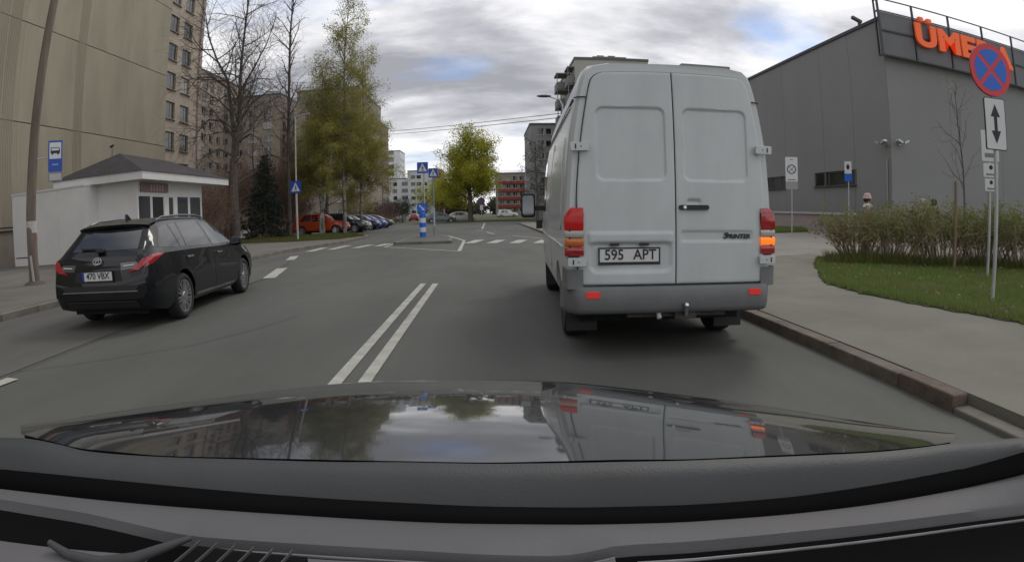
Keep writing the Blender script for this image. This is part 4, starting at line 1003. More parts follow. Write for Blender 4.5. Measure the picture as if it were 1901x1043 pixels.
# ---- parked cars: generic bodies
def generic(L=4.3, h=1.46, w=0.88, r=0.32, wag_=False, suv=False):
    k = L / 4.3; g_ = 0.08 if suv else 0.0
    zt = [(0, 0.8 + g_), (0.1, 1.0 + g_), (0.35, 1.2 + g_), (0.7, h - 0.07), (1.2, h - 0.01), (1.9, h), (2.4, h - 0.03), (2.75, h - 0.13), (3.2, 1.08 + g_), (3.4, 0.98 + g_), (3.9, 0.88 + g_), (4.15, 0.75 + g_), (4.3, 0.55 + g_)]
    if suv: zt = [(0, 0.85), (0.05, 1.05), (0.15, 1.25), (0.35, h - 0.05), (0.8, h), (2.0, h), (2.45, h - 0.06), (2.75, h - 0.22), (3.1, 1.12), (3.3, 1.08), (3.9, 1.0), (4.15, 0.9), (4.3, 0.62)]
    S = lambda l: [(a * k, b) for a, b in l]
    B = 0.93 + g_
    return dict(L=L, r=r, track=w - 0.11, axles=(0.82 * k, 3.45 * k), rims='alloy',
        zb=S([(0, 0.38 + g_), (0.15, 0.26 + g_), (3.9, 0.22 + g_), (4.3, 0.34 + g_)]),
        zs=S([(0, 0.78 + g_), (0.1, B), (0.5, B + 0.02), (2.6, B - 0.02), (3.3, B - 0.02), (3.9, 0.82 + g_), (4.3, 0.52 + g_)]),
        ws=S([(0, w - 0.16), (0.1, w - 0.1), (0.5, w - 0.04), (2.5, w - 0.02), (3.4, w - 0.04), (4.0, w - 0.14), (4.3, w - 0.4)]),
        zt=S(zt), wt=S([(0, w - 0.22), (0.3, w - 0.22), (0.7, w - 0.29), (2.3, w - 0.3), (2.8, w - 0.26), (3.3, w - 0.16), (4.0, w - 0.2), (4.3, w - 0.45)]),
        wm=S([(0, w - 0.1), (0.1, w - 0.05), (0.5, w), (3.5, w), (4.05, w - 0.07), (4.3, w - 0.34)]),
        side=[("window", S([(0.62, B + 0.08), (1.5, B + 0.06), (1.5, h - 0.1), (0.9, h - 0.13)]), car_glass), ("window", S([(1.57, B + 0.06), (2.9, B + 0.05), (2.4, h - 0.13), (1.57, h - 0.1)]), car_glass),
              ("door", S([(1.2, 0.36 + g_), (1.52, 0.34 + g_), (1.54, B - 0.05), (0.95, B - 0.04), (1.02, 0.74)]), None), ("door", S([(1.57, 0.34 + g_), (2.75, 0.34 + g_), (2.85, B - 0.08), (1.57, B - 0.05)]), None)],
        handles=[(2, (1.35 * k, B - 0.1)), (3, (1.8 * k, B - 0.1))], mirror=(2.8 * k, B + 0.02),
        lamps=[("head_lamp", [(w - 0.36, 0.64 + g_), (w - 0.12, 0.66 + g_), (w - 0.13, 0.76 + g_), (w - 0.36, 0.72 + g_)], 'y', 1, 0.012, clear_lens), ("tail_lamp", [(w - 0.28, 0.74 + g_), (w - 0.12, 0.74 + g_), (w - 0.14, 0.88 + g_), (w - 0.28, 0.86 + g_)], 'y', -1, 0.012, red_lens)],
        panels=[("windscreen", [(-w + 0.27, B + 0.12), (w - 0.27, B + 0.12), (w - 0.34, h - 0.07), (-w + 0.34, h - 0.07)], 'y', 1, 0.006, mat("screen_glass", (0.16, 0.17, 0.17), 0.04, spec=0.9)),
                ("rear_window", [(-w + 0.3, B + 0.1), (w - 0.3, B + 0.1), (w - 0.36, h - 0.1), (-w + 0.36, h - 0.1)], 'y', -1, 0.006, car_glass),
                ("grille", [(-0.45, 0.4 + g_), (0.45, 0.4 + g_), (0.5, 0.55 + g_), (-0.5, 0.55 + g_)], 'y', 1, 0.008, black_pl), ("number_plate", [(-0.26, 0.5 + g_), (0.26, 0.5 + g_), (0.26, 0.6 + g_), (-0.26, 0.6 + g_)], 'y', 1, 0.02, plate_w)])
ROW = "cars parked nose-out along the left of the road"
suvP = generic(4.45, 1.66, 0.91, 0.36, suv=True)
hatP = generic(4.1, 1.47, 0.86, 0.31)
sedP = generic(4.5, 1.45, 0.9, 0.32)
def park(name, label, nose, P, pm, ang=-pi / 2 + 0.03):
    # NOSE is where the front bumper stands; the car looks to +x
    d = Vector((cos(ang + pi / 2), sin(ang + pi / 2)))
    loc = (nose[0] - d.x * P['L'], nose[1] - d.y * P['L'], 0.0)
    return make_car(name, label, loc, ang, P, pm, ROW, detail=False)[0]
o = park("parked_car", "orange red off-roader with silver roof rails parked behind the birch trunks", (-10.75, 43.6), suvP, car_paint("orange_red", (0.42, 0.055, 0.018)))
for s in (-1, 1):
    q = MB(); q.tube([(s * 0.6, 0.5, 1.64), (s * 0.6, 0.6, 1.73), (s * 0.6, 2.2, 1.72), (s * 0.6, 2.35, 1.62)], 0.025, 6); q.build("roof_rail", MATS["rail_silver"], o, smooth=60)
park("parked_car", "black off-roader with a pale waist stripe parked right of the orange car", (-9.95, 46.6), suvP, car_paint("near_black", (0.02, 0.022, 0.025)))
park("parked_car", "silver hatchback half hidden between black and blue parked cars", (-10.25, 49.6), hatP, car_paint("silver", (0.36, 0.37, 0.38), metal=0.4))
park("parked_car", "dark navy hatchback parked in front of the brighter blue car", (-10.0, 52.8), hatP, car_paint("navy", (0.02, 0.032, 0.10)))
park("parked_car", "bright blue saloon with a pale windscreen, between navy and charcoal parked cars", (-10.0, 56.2), sedP, car_paint("blue", (0.03, 0.07, 0.32)))
park("parked_car", "charcoal saloon at the far end of the parked row", (-10.0, 60.2), sedP, car_paint("charcoal", (0.045, 0.05, 0.055)))
# cars far beyond the crossing
def far_car(label, x, y, ang, P, pm): return make_car("parked_car", label, (x, y, 0), ang, P, pm, "cars parked far beyond the crossing", detail=False)[0]
far_car("grey green estate parked left of the round tree", -9.0, 81, pi / 2 + 0.2 - pi, generic(4.5, 1.45, 0.88, 0.32), car_paint("grey_green", (0.16, 0.2, 0.19)))
far_car("white hatchback parked just left of the round tree trunk", -5.9, 84, -pi / 2 + 0.1, hatP, car_paint("white", (0.6, 0.6, 0.6)))
far_car("pale saloon parked on the far road below the white tower", -19.5, 120, 0.5, sedP, car_paint("pale_grey", (0.5, 0.5, 0.5)))
far_car("small red car on the far road behind the striped bollard", -14.5, 112, 0.2, hatP, car_paint("dull_red", (0.3, 0.03, 0.03)))
far_car("tall white car parked before the red block, nearest the round tree", 2.0, 128, -pi / 2, generic(4.6, 1.8, 0.92, 0.33, suv=True), car_paint("white2", (0.62, 0.61, 0.6)))
far_car("silver car parked before the red block entrance", 9.8, 130, -pi / 2, hatP, MATS["paint_silver"])
far_car("pinkish grey car parked at the right end before the red block", 14.2, 131, -pi / 2, hatP, car_paint("pink_grey", (0.42, 0.36, 0.36)))
# ---------------------------------------------------------------- kiosk and shed on the left pavement
white_p = mat("white_wall", (0.66, 0.655, 0.63), 0.75, var=0.06, vscale=0.7, detail=9)
white_trim = mat("white_trim", (0.66, 0.65, 0.64), 0.6, var=0.05, vscale=2)
roof_felt = mat("roof_felt", (0.045, 0.04, 0.042), 0.9, var=0.25, vscale=2.5, bump=0.4, bscale=20)
K = thing("kiosk", "white shop kiosk with low dark hipped roof and shop windows behind the black car", "kiosk", (-16.4, 23.7, 0.12))
kx, ky = 16.4, 23.7
def kl(x, y): return (x + kx, y - ky)
wb = MB(); x0, y0 = kl(-18.3, 20.7); x1, y1 = kl(-14.4, 26.6)
holes = [(0.05, 1.12, 0.75, 2.62), (1.15, 2.25, 0.02, 2.6), (2.6, 3.08, 0.75, 2.55), (3.36, 4.54, 0.75, 2.62), (4.6, 5.84, 0.75, 2.62)]
facade(wb, (x1, y0), pi / 2, y1 - y0, 0, 3.25, holes, 0.12); facade(wb, (x0, y0), 0, x1 - x0, 0, 3.25, [], 0); facade(wb, (x1, y1), pi, x1 - x0, 0, 3.25, []); facade(wb, (x0, y1), -pi / 2, y1 - y0, 0, 3.25, [])
wb.build("wall", white_p, K)
for i, hq in enumerate(holes):
    put_windows(K, (x1, y0), pi / 2, [hq], 0.1, white_trim, 0, (2, 6, 1))
fb = MB(); ex0, ey0 = kl(-18.75, 20.1); ex1, ey1 = kl(-13.7, 28.3)
fb.box(ex0, ex1, ey0, ey1, 3.2, 3.26); 
fb.build("soffit", white_trim, K)
for nm, bx in (("fascia", (ex1, ex1 + 0.04, ey0 - 0.04, ey1 + 0.04)), ("fascia", (ex0 - 0.04, ex1 , ey0 - 0.04, ey0)), ("fascia", (ex0 - 0.04, ex0, ey0, ey1 + 0.04)), ("fascia", (ex0, ex1, ey1, ey1 + 0.04))):
    f_ = MB(); f_.box(bx[0], bx[1], bx[2], bx[3], 3.17, 3.5); f_.build(nm, white_trim, K)
rf = MB(); e = 0.1; A1, A2 = kl(-16.3, 22.0), kl(-16.3, 26.4)
c = [(ex0 - e, ey0 - e, 3.5), (ex1 + e, ey0 - e, 3.5), (ex1 + e, ey1 + e, 3.5), (ex0 - e, ey1 + e, 3.5), (*A1, 4.6), (*A2, 4.55)]
rf.add(c, [(0, 1, 4), (1, 2, 5, 4), (2, 3, 5), (3, 0, 4, 5), (3, 2, 1, 0)]); rf.build("roof", roof_felt, K)
sb = MB(); sb.box(x1 + 0.01, x1 + 0.06, kl(0, 20.9)[1], kl(0, 23.2)[1], 2.72, 3.12); so = sb.build("sign_board", mat("sign_mauve", (0.25, 0.16, 0.165), 0.6), K)
for k in range(5):
    q = MB(); y_ = kl(0, 21.7)[1] + 0.24 * k; q.box(x1 + 0.06, x1 + 0.066, y_, y_ + 0.1, 2.78, 3.05); q.build("sign_stroke", mat("sign_stroke", (0.42, 0.36, 0.35), 0.6), so)
dh = MB(); dh.box(x1 - 0.09, x1 - 0.02, kl(0, 22.72)[1], kl(0, 22.76)[1], 0.9, 1.2); dh.build("door_handle", black_pl, K)
q = MB(); q.tube([(kl(-16.9, 0)[0], A1[1] + 0.2, 4.3), (kl(-16.9, 0)[0], A1[1] + 0.2, 5.05)], 0.015, 6); q.tube([(kl(-16.9, 0)[0] - 0.12, A1[1] + 0.2, 4.98), (kl(-16.9, 0)[0] + 0.1, A1[1] + 0.2, 5.05)], 0.05, 6); q.build("roof_antenna", black_pl, K)

S = thing("white_shed", "plain white flat-topped shed between the leaning pole and the kiosk", "shed", (-19, 21.4, 0.05))
cb_ = MB(); cb_.box(-2.28, 2.38, -1.66, 1.4, 0, 3.18); cb_.build("core", mat("shed_joint", (0.2, 0.2, 0.19), 0.8), S)
for a, b in ((-2.3, -1.2), (-1.19, 0.82), (0.83, 2.4)):
    p_ = MB(); p_.box(a, b, -1.72, -1.665, 0.05, 3.2); p_.build("wall_panel", white_p, S, bevel=0.005)
p_ = MB(); p_.box(2.385, 2.42, -1.66, 1.4, 0.05, 3.2); p_.build("wall_panel", white_p, S)
p_ = MB(); p_.box(-2.35, 2.45, -1.76, 1.45, 3.2, 3.27); p_.build("roof", white_trim, S)
p_ = MB(); p_.box(-2.2, -1.3, -1.735, -1.722, 0.42, 0.46); p_.build("vent_slot", seal_m, S)

# ---------------------------------------------------------------- poles and signs
wood = mat("weathered_wood", (0.155, 0.125, 0.10), 0.9, var=0.3, vscale=5, stretch=(1, 1, 0.12), bump=0.5, bscale=40, detail=8)
galv = mat("galvanised", (0.42, 0.43, 0.43), 0.45, metal=0.35, var=0.1, vscale=6)
sign_blue = mat("sign_blue", (0.012, 0.065, 0.36), 0.4); sign_white = mat("sign_white", (0.62, 0.63, 0.64), 0.45); sign_red = mat("sign_red", (0.68, 0.035, 0.05), 0.4)
sign_blue2 = mat("sign_blue_bright", (0.012, 0.13, 0.60), 0.4); sign_black = mat("sign_black", (0.012, 0.012, 0.014), 0.5); back_m = mat("sign_back", (0.2, 0.205, 0.21), 0.5, metal=0.4)
P = thing("wooden_pole", "leaning weathered wooden pole with white paper band on the left pavement", "pole", (-11.76, 11.57, 0.12))
q = MB(); q.tube([(0, 0, -0.1), (0.0, 0.0, 0.25), (0.0, 0.02, 1.8), (0.1, 0.1, 4.2), (0.26, 0.25, 7.6), (0.42, 0.4, 10.5)], [0.17, 0.15, 0.142, 0.13, 0.118, 0.105], 16); q.build("pole", wood, P, smooth=60)
q = MB(); q.tube([(0.0, 0.02, 1.32), (0.0, 0.02, 1.62)], 0.148, 16); q.build("paper_band", mat("old_paper", (0.45, 0.44, 0.42), 0.8, var=0.2, vscale=10), P, smooth=60)
q = MB(); q.tube([(0.0, 0.015, 1.08), (0.0, 0.02, 1.27)], 0.1485, 16); q.build("faded_notice", mat("faded_red", (0.2, 0.11, 0.1), 0.8, var=0.3, vscale=12), P, smooth=60)
q = MB(); q.bar((0.1, -0.12, -0.1), (0.05, -0.13, 0.75), 0.035, 0.06); q.build("footing_strip", mat("pale_strip", (0.4, 0.38, 0.35), 0.7), P)
q = MB(); q.lathe([(0.32, 0.0), (0.3, 0.04), (0.16, 0.1)], 16); q.build("footing", mat("footing_earth", (0.1, 0.085, 0.065), 0.95), P, smooth=60)
B = thing("bus_stop_sign", "blue bus stop sign with white bus panel fixed to the leaning pole", "sign", (-11.1, 11.93, 2.7), R(40))
def flat(poly, M, d0, d1, name, m_, parent, bevel=0):
    q = MB(); q.prism(poly, d0, d1, M); return q.build(name, m_, parent, bevel=bevel, fixn=True)
def Ml(x=0, z=0, y=0): return Matrix.Translation((x, y, z)) @ M_front
bd = flat(rrect(-0.2, 0.2, 0.25, 1.05, 0.015), Ml(), -0.03, 0.03, "sign_board", sign_blue, B)
flat(rrect(-0.165, 0.165, 0.58, 1.0, 0.01), Ml(), 0.031, 0.034, "white_panel", sign_white, bd)
flat([(-0.13, 0.72), (0.13, 0.72), (0.13, 0.83), (0.1, 0.87), (-0.13, 0.87)], Ml(), 0.035, 0.038, "bus_symbol", sign_black, bd)
flat(rrect(-0.11, 0.1, 0.79, 0.85, 0.01), Ml(), 0.039, 0.041, "bus_windows", sign_white, bd)
for x in (-0.08, 0.08): flat(circle(x, 0.71, 0.028, 12), Ml(), 0.035, 0.0385, "bus_wheel", sign_black, bd)
flat(rrect(-0.09, 0.09, 0.41, 0.45, 0.005), Ml(), 0.031, 0.034, "name_strip", mat("strip_blue", (0.2, 0.3, 0.55), 0.5), bd)
tb_ = flat(rrect(-0.2, 0.2, 0.0, 0.235, 0.01), Ml(), -0.03, 0.025, "timetable_frame", back_m, B); flat(rrect(-0.17, 0.17, 0.03, 0.2, 0.005), Ml(), 0.026, 0.03, "timetable", mat("paper_grey", (0.42, 0.42, 0.4), 0.6), tb_)
q = MB(); q.tube([(-0.2, 0, 0.62), (-0.52, 0.0, 0.6)], 0.015, 8); q.build("arm", galv, B, smooth=60)

TRI = [(-0.2, -0.17), (0.2, -0.17), (0.0, 0.2)]
WALK = [[(-0.075, -0.155), (-0.045, -0.155), (0.0, -0.05), (0.055, -0.155), (0.085, -0.155), (0.025, -0.01), (0.03, 0.045), (0.075, 0.0), (0.088, 0.015), (0.03, 0.085), (-0.02, 0.085), (-0.06, 0.02), (-0.045, 0.01), (-0.015, 0.04), (-0.02, -0.03)]]
def crossing_board(parent, z, s, y=-0.05, x=0.0, blue=sign_blue):
    b = flat([(p * s, q_ * s) for p, q_ in rrect(-0.25, 0.25, -0.25, 0.25, 0.02)], Ml(x, z, y), 0, 0.02, "sign_board", blue, parent)
    flat([(p * s, q_ * s) for p, q_ in TRI], Ml(x, z, y), 0.021, 0.024, "white_triangle", sign_white, b)
    for w in WALK: flat([(p * s * 0.8, q_ * s * 0.8 - 0.035 * s) for p, q_ in w], Ml(x, z, y), 0.025, 0.028, "walking_figure", sign_black, b)
    flat(circle(0.005 * s, 0.062 * s, 0.022 * s, 12), Ml(x, z, y), 0.025, 0.028, "figure_head", sign_black, b)
    return b
C1_ = thing("crossing_sign", "blue crossing sign on a tall pale pole at grass edge before the orange car", "sign", (-10.75, 31.2, 0.12), -0.15)
q = MB(); q.tube([(0, 0, 0), (0.0, 0, 3.2)], 0.06, 10); q.tube([(0, 0, 3.2), (-0.02, 0, 7.0)], 0.045, 8); q.tube([(-0.02, 0, 6.98), (0.5, 0, 7.06), (0.9, 0, 7.1)], 0.03, 6); q.build("pole", mat("pale_pole", (0.42, 0.4, 0.36), 0.7, var=0.15, vscale=4), C1_, smooth=60)
crossing_board(C1_, 2.98, 1.35, -0.07)
C2_ = thing("crossing_sign", "taller blue crossing sign above the striped bollard on the traffic island", "sign", (-3.37, 29.95, 0.12), -0.05)
q = MB(); q.tube([(0.05, 0.03, 0), (0.05, 0.03, 3.85)], 0.035, 8); q.build("post", galv, C2_, smooth=60); crossing_board(C2_, 3.6, 1.16)
C3_ = thing("crossing_sign", "lower blue crossing sign on thin greenish post right of the striped bollard", "sign", (-2.95, 31.2, 0.12), 0.1)
q = MB(); q.tube([(0, 0, 0), (0, 0, 3.6)], 0.04, 8); q.build("post", mat("greenish_post", (0.22, 0.27, 0.25), 0.5, metal=0.3), C3_, smooth=60); crossing_board(C3_, 3.4, 1.0)
q = MB(); q.tube([(0.0, -0.03, 0.5), (0.0, -0.03, 1.5)], 0.055, 8); q.build("post_sleeve", mat("blue_white_sleeve", (0.4, 0.45, 0.52), 0.5), C3_, smooth=60)
Bo = thing("traffic_bollard", "blue and white banded bollard carrying a round keep-right arrow on the island", "bollard", (-3.4, 29.6, 0.12), -0.05)
for k in range(5):
    q = MB(); z0 = 0.02 + 0.24 * k; q.lathe([(0.0, z0), (0.165, z0), (0.165, z0 + 0.24), (0.0, z0 + 0.24)], 20); q.build("band", sign_blue2 if k % 2 == 0 else sign_white, Bo, smooth=40)
dsc = flat(circle(0, 0, 0.27, 28), Ml(0, 1.5, -0.06), 0, 0.025, "round_sign", sign_blue2, Bo)
ca = lambda p: (p[0] * cos(-pi / 4) - p[1] * sin(-pi / 4), p[0] * sin(-pi / 4) + p[1] * cos(-pi / 4))
flat([ca(p) for p in [(-0.2, -0.03), (0.06, -0.03), (0.06, -0.09), (0.2, 0.0), (0.06, 0.09), (0.06, 0.03), (-0.2, 0.03)]], Ml(0, 1.5, -0.06), 0.026, 0.03, "arrow", sign_white, dsc)

N1 = thing("no_stopping_sign", "round blue and red no-stopping sign over a white arrow plate on the lawn", "sign", (7.0, 5.77, 0.13), R(-14))
q = MB(); q.tube([(0, 0, -0.05), (0, 0, 2.1), (0.0, 0, 3.6)], 0.03, 12); q.build("post", galv, N1, smooth=60)
dsc = flat(circle(0, 0, 0.385, 40), Ml(0, 3.28, -0.04), -0.012, 0.012, "round_sign", sign_red, N1)
flat(circle(0, 0, 0.392, 40), Ml(0, 3.28, -0.04), -0.016, -0.0125, "sign_backing", back_m, dsc)
for k in range(4):
    a0 = pi / 4 + k * pi / 2; pts = []
    r1 = 0.305; hw = 0.032; da = math.asin(hw / r1)
    pts = [(hw * sqrt(2) * cos(a0 + pi / 4), hw * sqrt(2) * sin(a0 + pi / 4))] + [(r1 * cos(a0 + da + (pi / 2 - 2 * da) * i / 10), r1 * sin(a0 + da + (pi / 2 - 2 * da) * i / 10)) for i in range(11)]
    flat(pts, Ml(0, 3.28, -0.04), 0.0125, 0.015, "blue_quarter", sign_blue2, dsc)
pt = flat(rrect(-0.2, 0.2, 2.13, 2.87, 0.03), Ml(0, 0, -0.04), -0.012, 0.012, "arrow_plate", sign_black, N1)
flat(rrect(-0.188, 0.188, 2.142, 2.858, 0.025), Ml(0, 0, -0.04), 0.0122, 0.014, "plate_face", sign_white, pt)
flat([(-0.03, 2.4), (0.03, 2.4), (0.03, 2.6), (0.09, 2.6), (0, 2.78), (-0.09, 2.6), (-0.03, 2.6)], Ml(0, 0, -0.04), 0.0142, 0.017, "arrow", sign_black, pt)
flat([(0.03, 2.4), (-0.03, 2.4), (-0.09, 2.4), (0, 2.22), (0.09, 2.4)], Ml(0, 0, -0.04), 0.0142, 0.017, "arrow", sign_black, pt)
for z in (2.35, 2.65, 3.28):
    q = MB(); q.box(-0.07, 0.07, -0.035, 0.035, z - 0.02, z + 0.02); q.build("clamp", back_m, N1)
N2 = thing("notice_sign", "white notice plates with dark print on the post just behind the no-stopping sign", "sign", (9.95, 8.4, 0.13), R(-25))
q = MB(); q.tube([(0, 0, -0.05), (0, 0, 2.9)], 0.032, 10); q.build("post", galv, N2, smooth=60)
for z0, z1, w_ in ((2.32, 2.95, 0.42), (2.0, 2.28, 0.36), (1.72, 1.97, 0.3)):
    b = flat(rrect(-w_ / 2, w_ / 2, z0, z1, 0.02), Ml(0.02, 0, -0.04), 0, 0.015, "plate", sign_white, N2)
    zc = z1 - 0.3 * (z1 - z0)
    flat(circle(0.02, zc, 0.17 * (z1 - z0), 16), Ml(0.0, 0, -0.04), 0.0155, 0.017, "symbol", MATS["sign_black"], b)
    flat(rrect(-w_ * 0.34, w_ * 0.38, z0 + 0.12 * (z1 - z0), z0 + 0.26 * (z1 - z0), 0.004), Ml(0.02, 0, -0.04), 0.0155, 0.017, "print_line", mat("print_grey", (0.2, 0.2, 0.2), 0.6), b)
N3 = thing("no_parking_sign", "white upright sign with crossed black ring on the small grass island", "sign", (17.1, 29.4, 0.14), R(-22))
q = MB(); q.tube([(0, 0, -0.05), (0, 0, 3.3)], 0.035, 8); q.build("post", galv, N3, smooth=60)
b = flat(rrect(-0.36, 0.36, 2.85, 4.25, 0.03), Ml(0, 0, -0.05), 0, 0.03, "sign_board", sign_white, N3)
q = MB()
for k in range(28):
    a0, a1 = 2 * pi * k / 28, 2 * pi * (k + 1) / 28
    q.prism([(0.27 * cos(a0), 0.27 * sin(a0)), (0.27 * cos(a1), 0.27 * sin(a1)), (0.215 * cos(a1), 0.215 * sin(a1)), (0.215 * cos(a0), 0.215 * sin(a0))], 0.031, 0.034, Ml(0, 3.55, -0.05))
q.build("ring", sign_black, b)
for s in (-1, 1): flat([(-0.15, -0.15 * s - 0.025), (-0.15, -0.15 * s + 0.025), (0.15, 0.15 * s + 0.025), (0.15, 0.15 * s - 0.025)], Ml(0, 3.55, -0.05), 0.031, 0.0335 + 0.0005 * s, "cross_bar", mat("sign_grey", (0.12, 0.12, 0.125), 0.5), b)
flat(rrect(-0.25, 0.25, 2.93, 2.98, 0.01), Ml(0, 0, -0.05), 0.031, 0.034, "print_line", MATS["sign_grey"], b); flat(rrect(-0.1, 0.1, 4.08, 4.12, 0.01), Ml(0, 0, -0.05), 0.031, 0.034, "print_line", MATS["sign_grey"], b)
flat(rrect(-0.36, 0.36, 2.42, 2.82, 0.02), Ml(0, 0, -0.05), 0, 0.02, "lower_plate", mat("plate_grey", (0.3, 0.3, 0.3), 0.5), N3)
N4 = thing("parking_sign", "narrow white and blue parking sign on thin pole against the hall window", "sign", (18.7, 25.9, 0.0), R(-50))
q = MB(); q.tube([(0, 0, -0.05), (0, 0, 3.9)], 0.03, 8); q.build("post", galv, N4, smooth=60)
b = flat(rrect(-0.2, 0.2, 3.35, 4.0, 0.02), Ml(0, 0, -0.04), 0, 0.02, "sign_board", sign_white, N4); flat(circle(0, 3.7, 0.14, 14, 0.09), Ml(0, 0, -0.04), 0.021, 0.024, "symbol", sign_black, b)
flat(rrect(-0.2, 0.2, 2.95, 3.32, 0.02), Ml(0, 0, -0.04), 0, 0.02, "blue_plate", sign_blue2, N4)
N5 = thing("no_parking_sign", "small purple-backed round sign with white plate beside the round tree trunk", "sign", (-0.9, 78.5, 0.1))
q = MB(); q.tube([(0, 0, 0), (0, 0, 3)], 0.05, 6); q.build("post", galv, N5, smooth=60)
flat(circle(0, 2.75, 0.5, 20), Ml(0, 0, -0.06), 0, 0.03, "round_sign", mat("purple_sign", (0.11, 0.05, 0.12), 0.5), N5); flat(rrect(-0.2, 0.2, 1.5, 2.2, 0.02), Ml(0, 0, -0.06), 0, 0.03, "plate", sign_white, N5)
LP = thing("street_lamp", "tall street lamp whose dark head reaches out left of the white van roof", "lamp", (5.3, 39.7, 0.12))
q = MB(); q.tube([(0, 0, 0), (0, 0, 8.6), (-0.2, 0, 9.0), (-0.9, 0, 9.2)], [0.1, 0.07, 0.05, 0.04], 8); q.build("pole", galv, LP, smooth=60)
q = MB(); q.lathe([(0.0, 0.55), (0.1, 0.5), (0.17, 0.2), (0.16, -0.2), (0.08, -0.45), (0, -0.5)], 12, Matrix.Translation((-1.3, 0, 9.25)) @ Matrix.Rotation(pi / 2, 4, 'Y') @ Matrix.Diagonal((0.6, 1, 1, 1))); q.build("lamp_head", mat("lamp_dark", (0.05, 0.05, 0.055), 0.5), LP, smooth=60)
wire_m = mat("wire_black", (0.03, 0.03, 0.03), 0.6)
for k, (z0, z1, lab) in enumerate(((12.0, 8.15, "upper of two dark wires spanning the road from left block to lamp"), (11.55, 7.85, "lower of two dark wires spanning the road from left block to lamp"))):
    q = MB(); a, b = Vector((-24.6, 90.5, z0 + 3.0)), Vector((5.3, 39.7, z1)); pts = []
    for i in range(25):
        t = i / 24; p = a.lerp(b, t); p.z -= 1.0 * 4 * t * (1 - t) * 0.6; pts.append(p)
    q.tube(pts, 0.025, 5); o = q.build("overhead_wire", wire_m); tag(o, lab, "wire", "overhead wires")

# ---------------------------------------------------------------- trees, shrubs, grass
def leaf_mesh(name, pts, size, m_, parent, seed=1, flat_=0.0, aspect=1.5):
    r = np.random.default_rng(seed); P_ = np.asarray(pts, np.float64); n = len(P_)
    a = r.normal(size=(n, 3)); a /= np.linalg.norm(a, axis=1)[:, None]
    b = r.normal(size=(n, 3)); b -= a * (a * b).sum(1)[:, None]; b /= np.linalg.norm(b, axis=1)[:, None]
    s = size * r.uniform(0.6, 1.4, (n, 1))
    q0, q1, q2, q3 = P_ - a * s * 0.5 * aspect, P_ + b * s * 0.5, P_ + a * s * 0.5 * aspect, P_ - b * s * 0.5
    V = np.stack([q0, q1, q2, q3], 1).reshape(-1, 3)
    me = bpy.data.meshes.new(name); me.vertices.add(4 * n); me.vertices.foreach_set('co', V.astype(np.float32).ravel())
    me.loops.add(4 * n); me.loops.foreach_set('vertex_index', np.arange(4 * n, dtype=np.int32))
    me.polygons.add(n); me.polygons.foreach_set('loop_start', np.arange(0, 4 * n, 4, dtype=np.int32)); me.polygons.foreach_set('loop_total', np.full(n, 4, np.int32))
    me.materials.append(m_); me.update(calc_edges=True); me.validate()
    return inst(name, me, parent)
def leaf_mat(name, c1_, c2_, scale=0.9, tl=0.35):
    m = mat(name, c1_, 0.65, col2=c2_, var=0.3, vscale=scale, spec=0.2, detail=4)
    t = m.node_tree; b = t.nodes['Principled BSDF']; out = [n for n in t.nodes if n.type == 'OUTPUT_MATERIAL'][0]
    tr = N(t, 'ShaderNodeBsdfTranslucent'); ms = N(t, 'ShaderNodeMixShader'); ms.inputs[0].default_value = tl
    src = b.inputs['Base Color'].links[0].from_socket
    t.links.new(src, tr.inputs['Color']); t.links.new(b.outputs[0], ms.inputs[1]); t.links.new(tr.outputs[0], ms.inputs[2]); t.links.new(ms.outputs[0], out.inputs['Surface'])
    return m
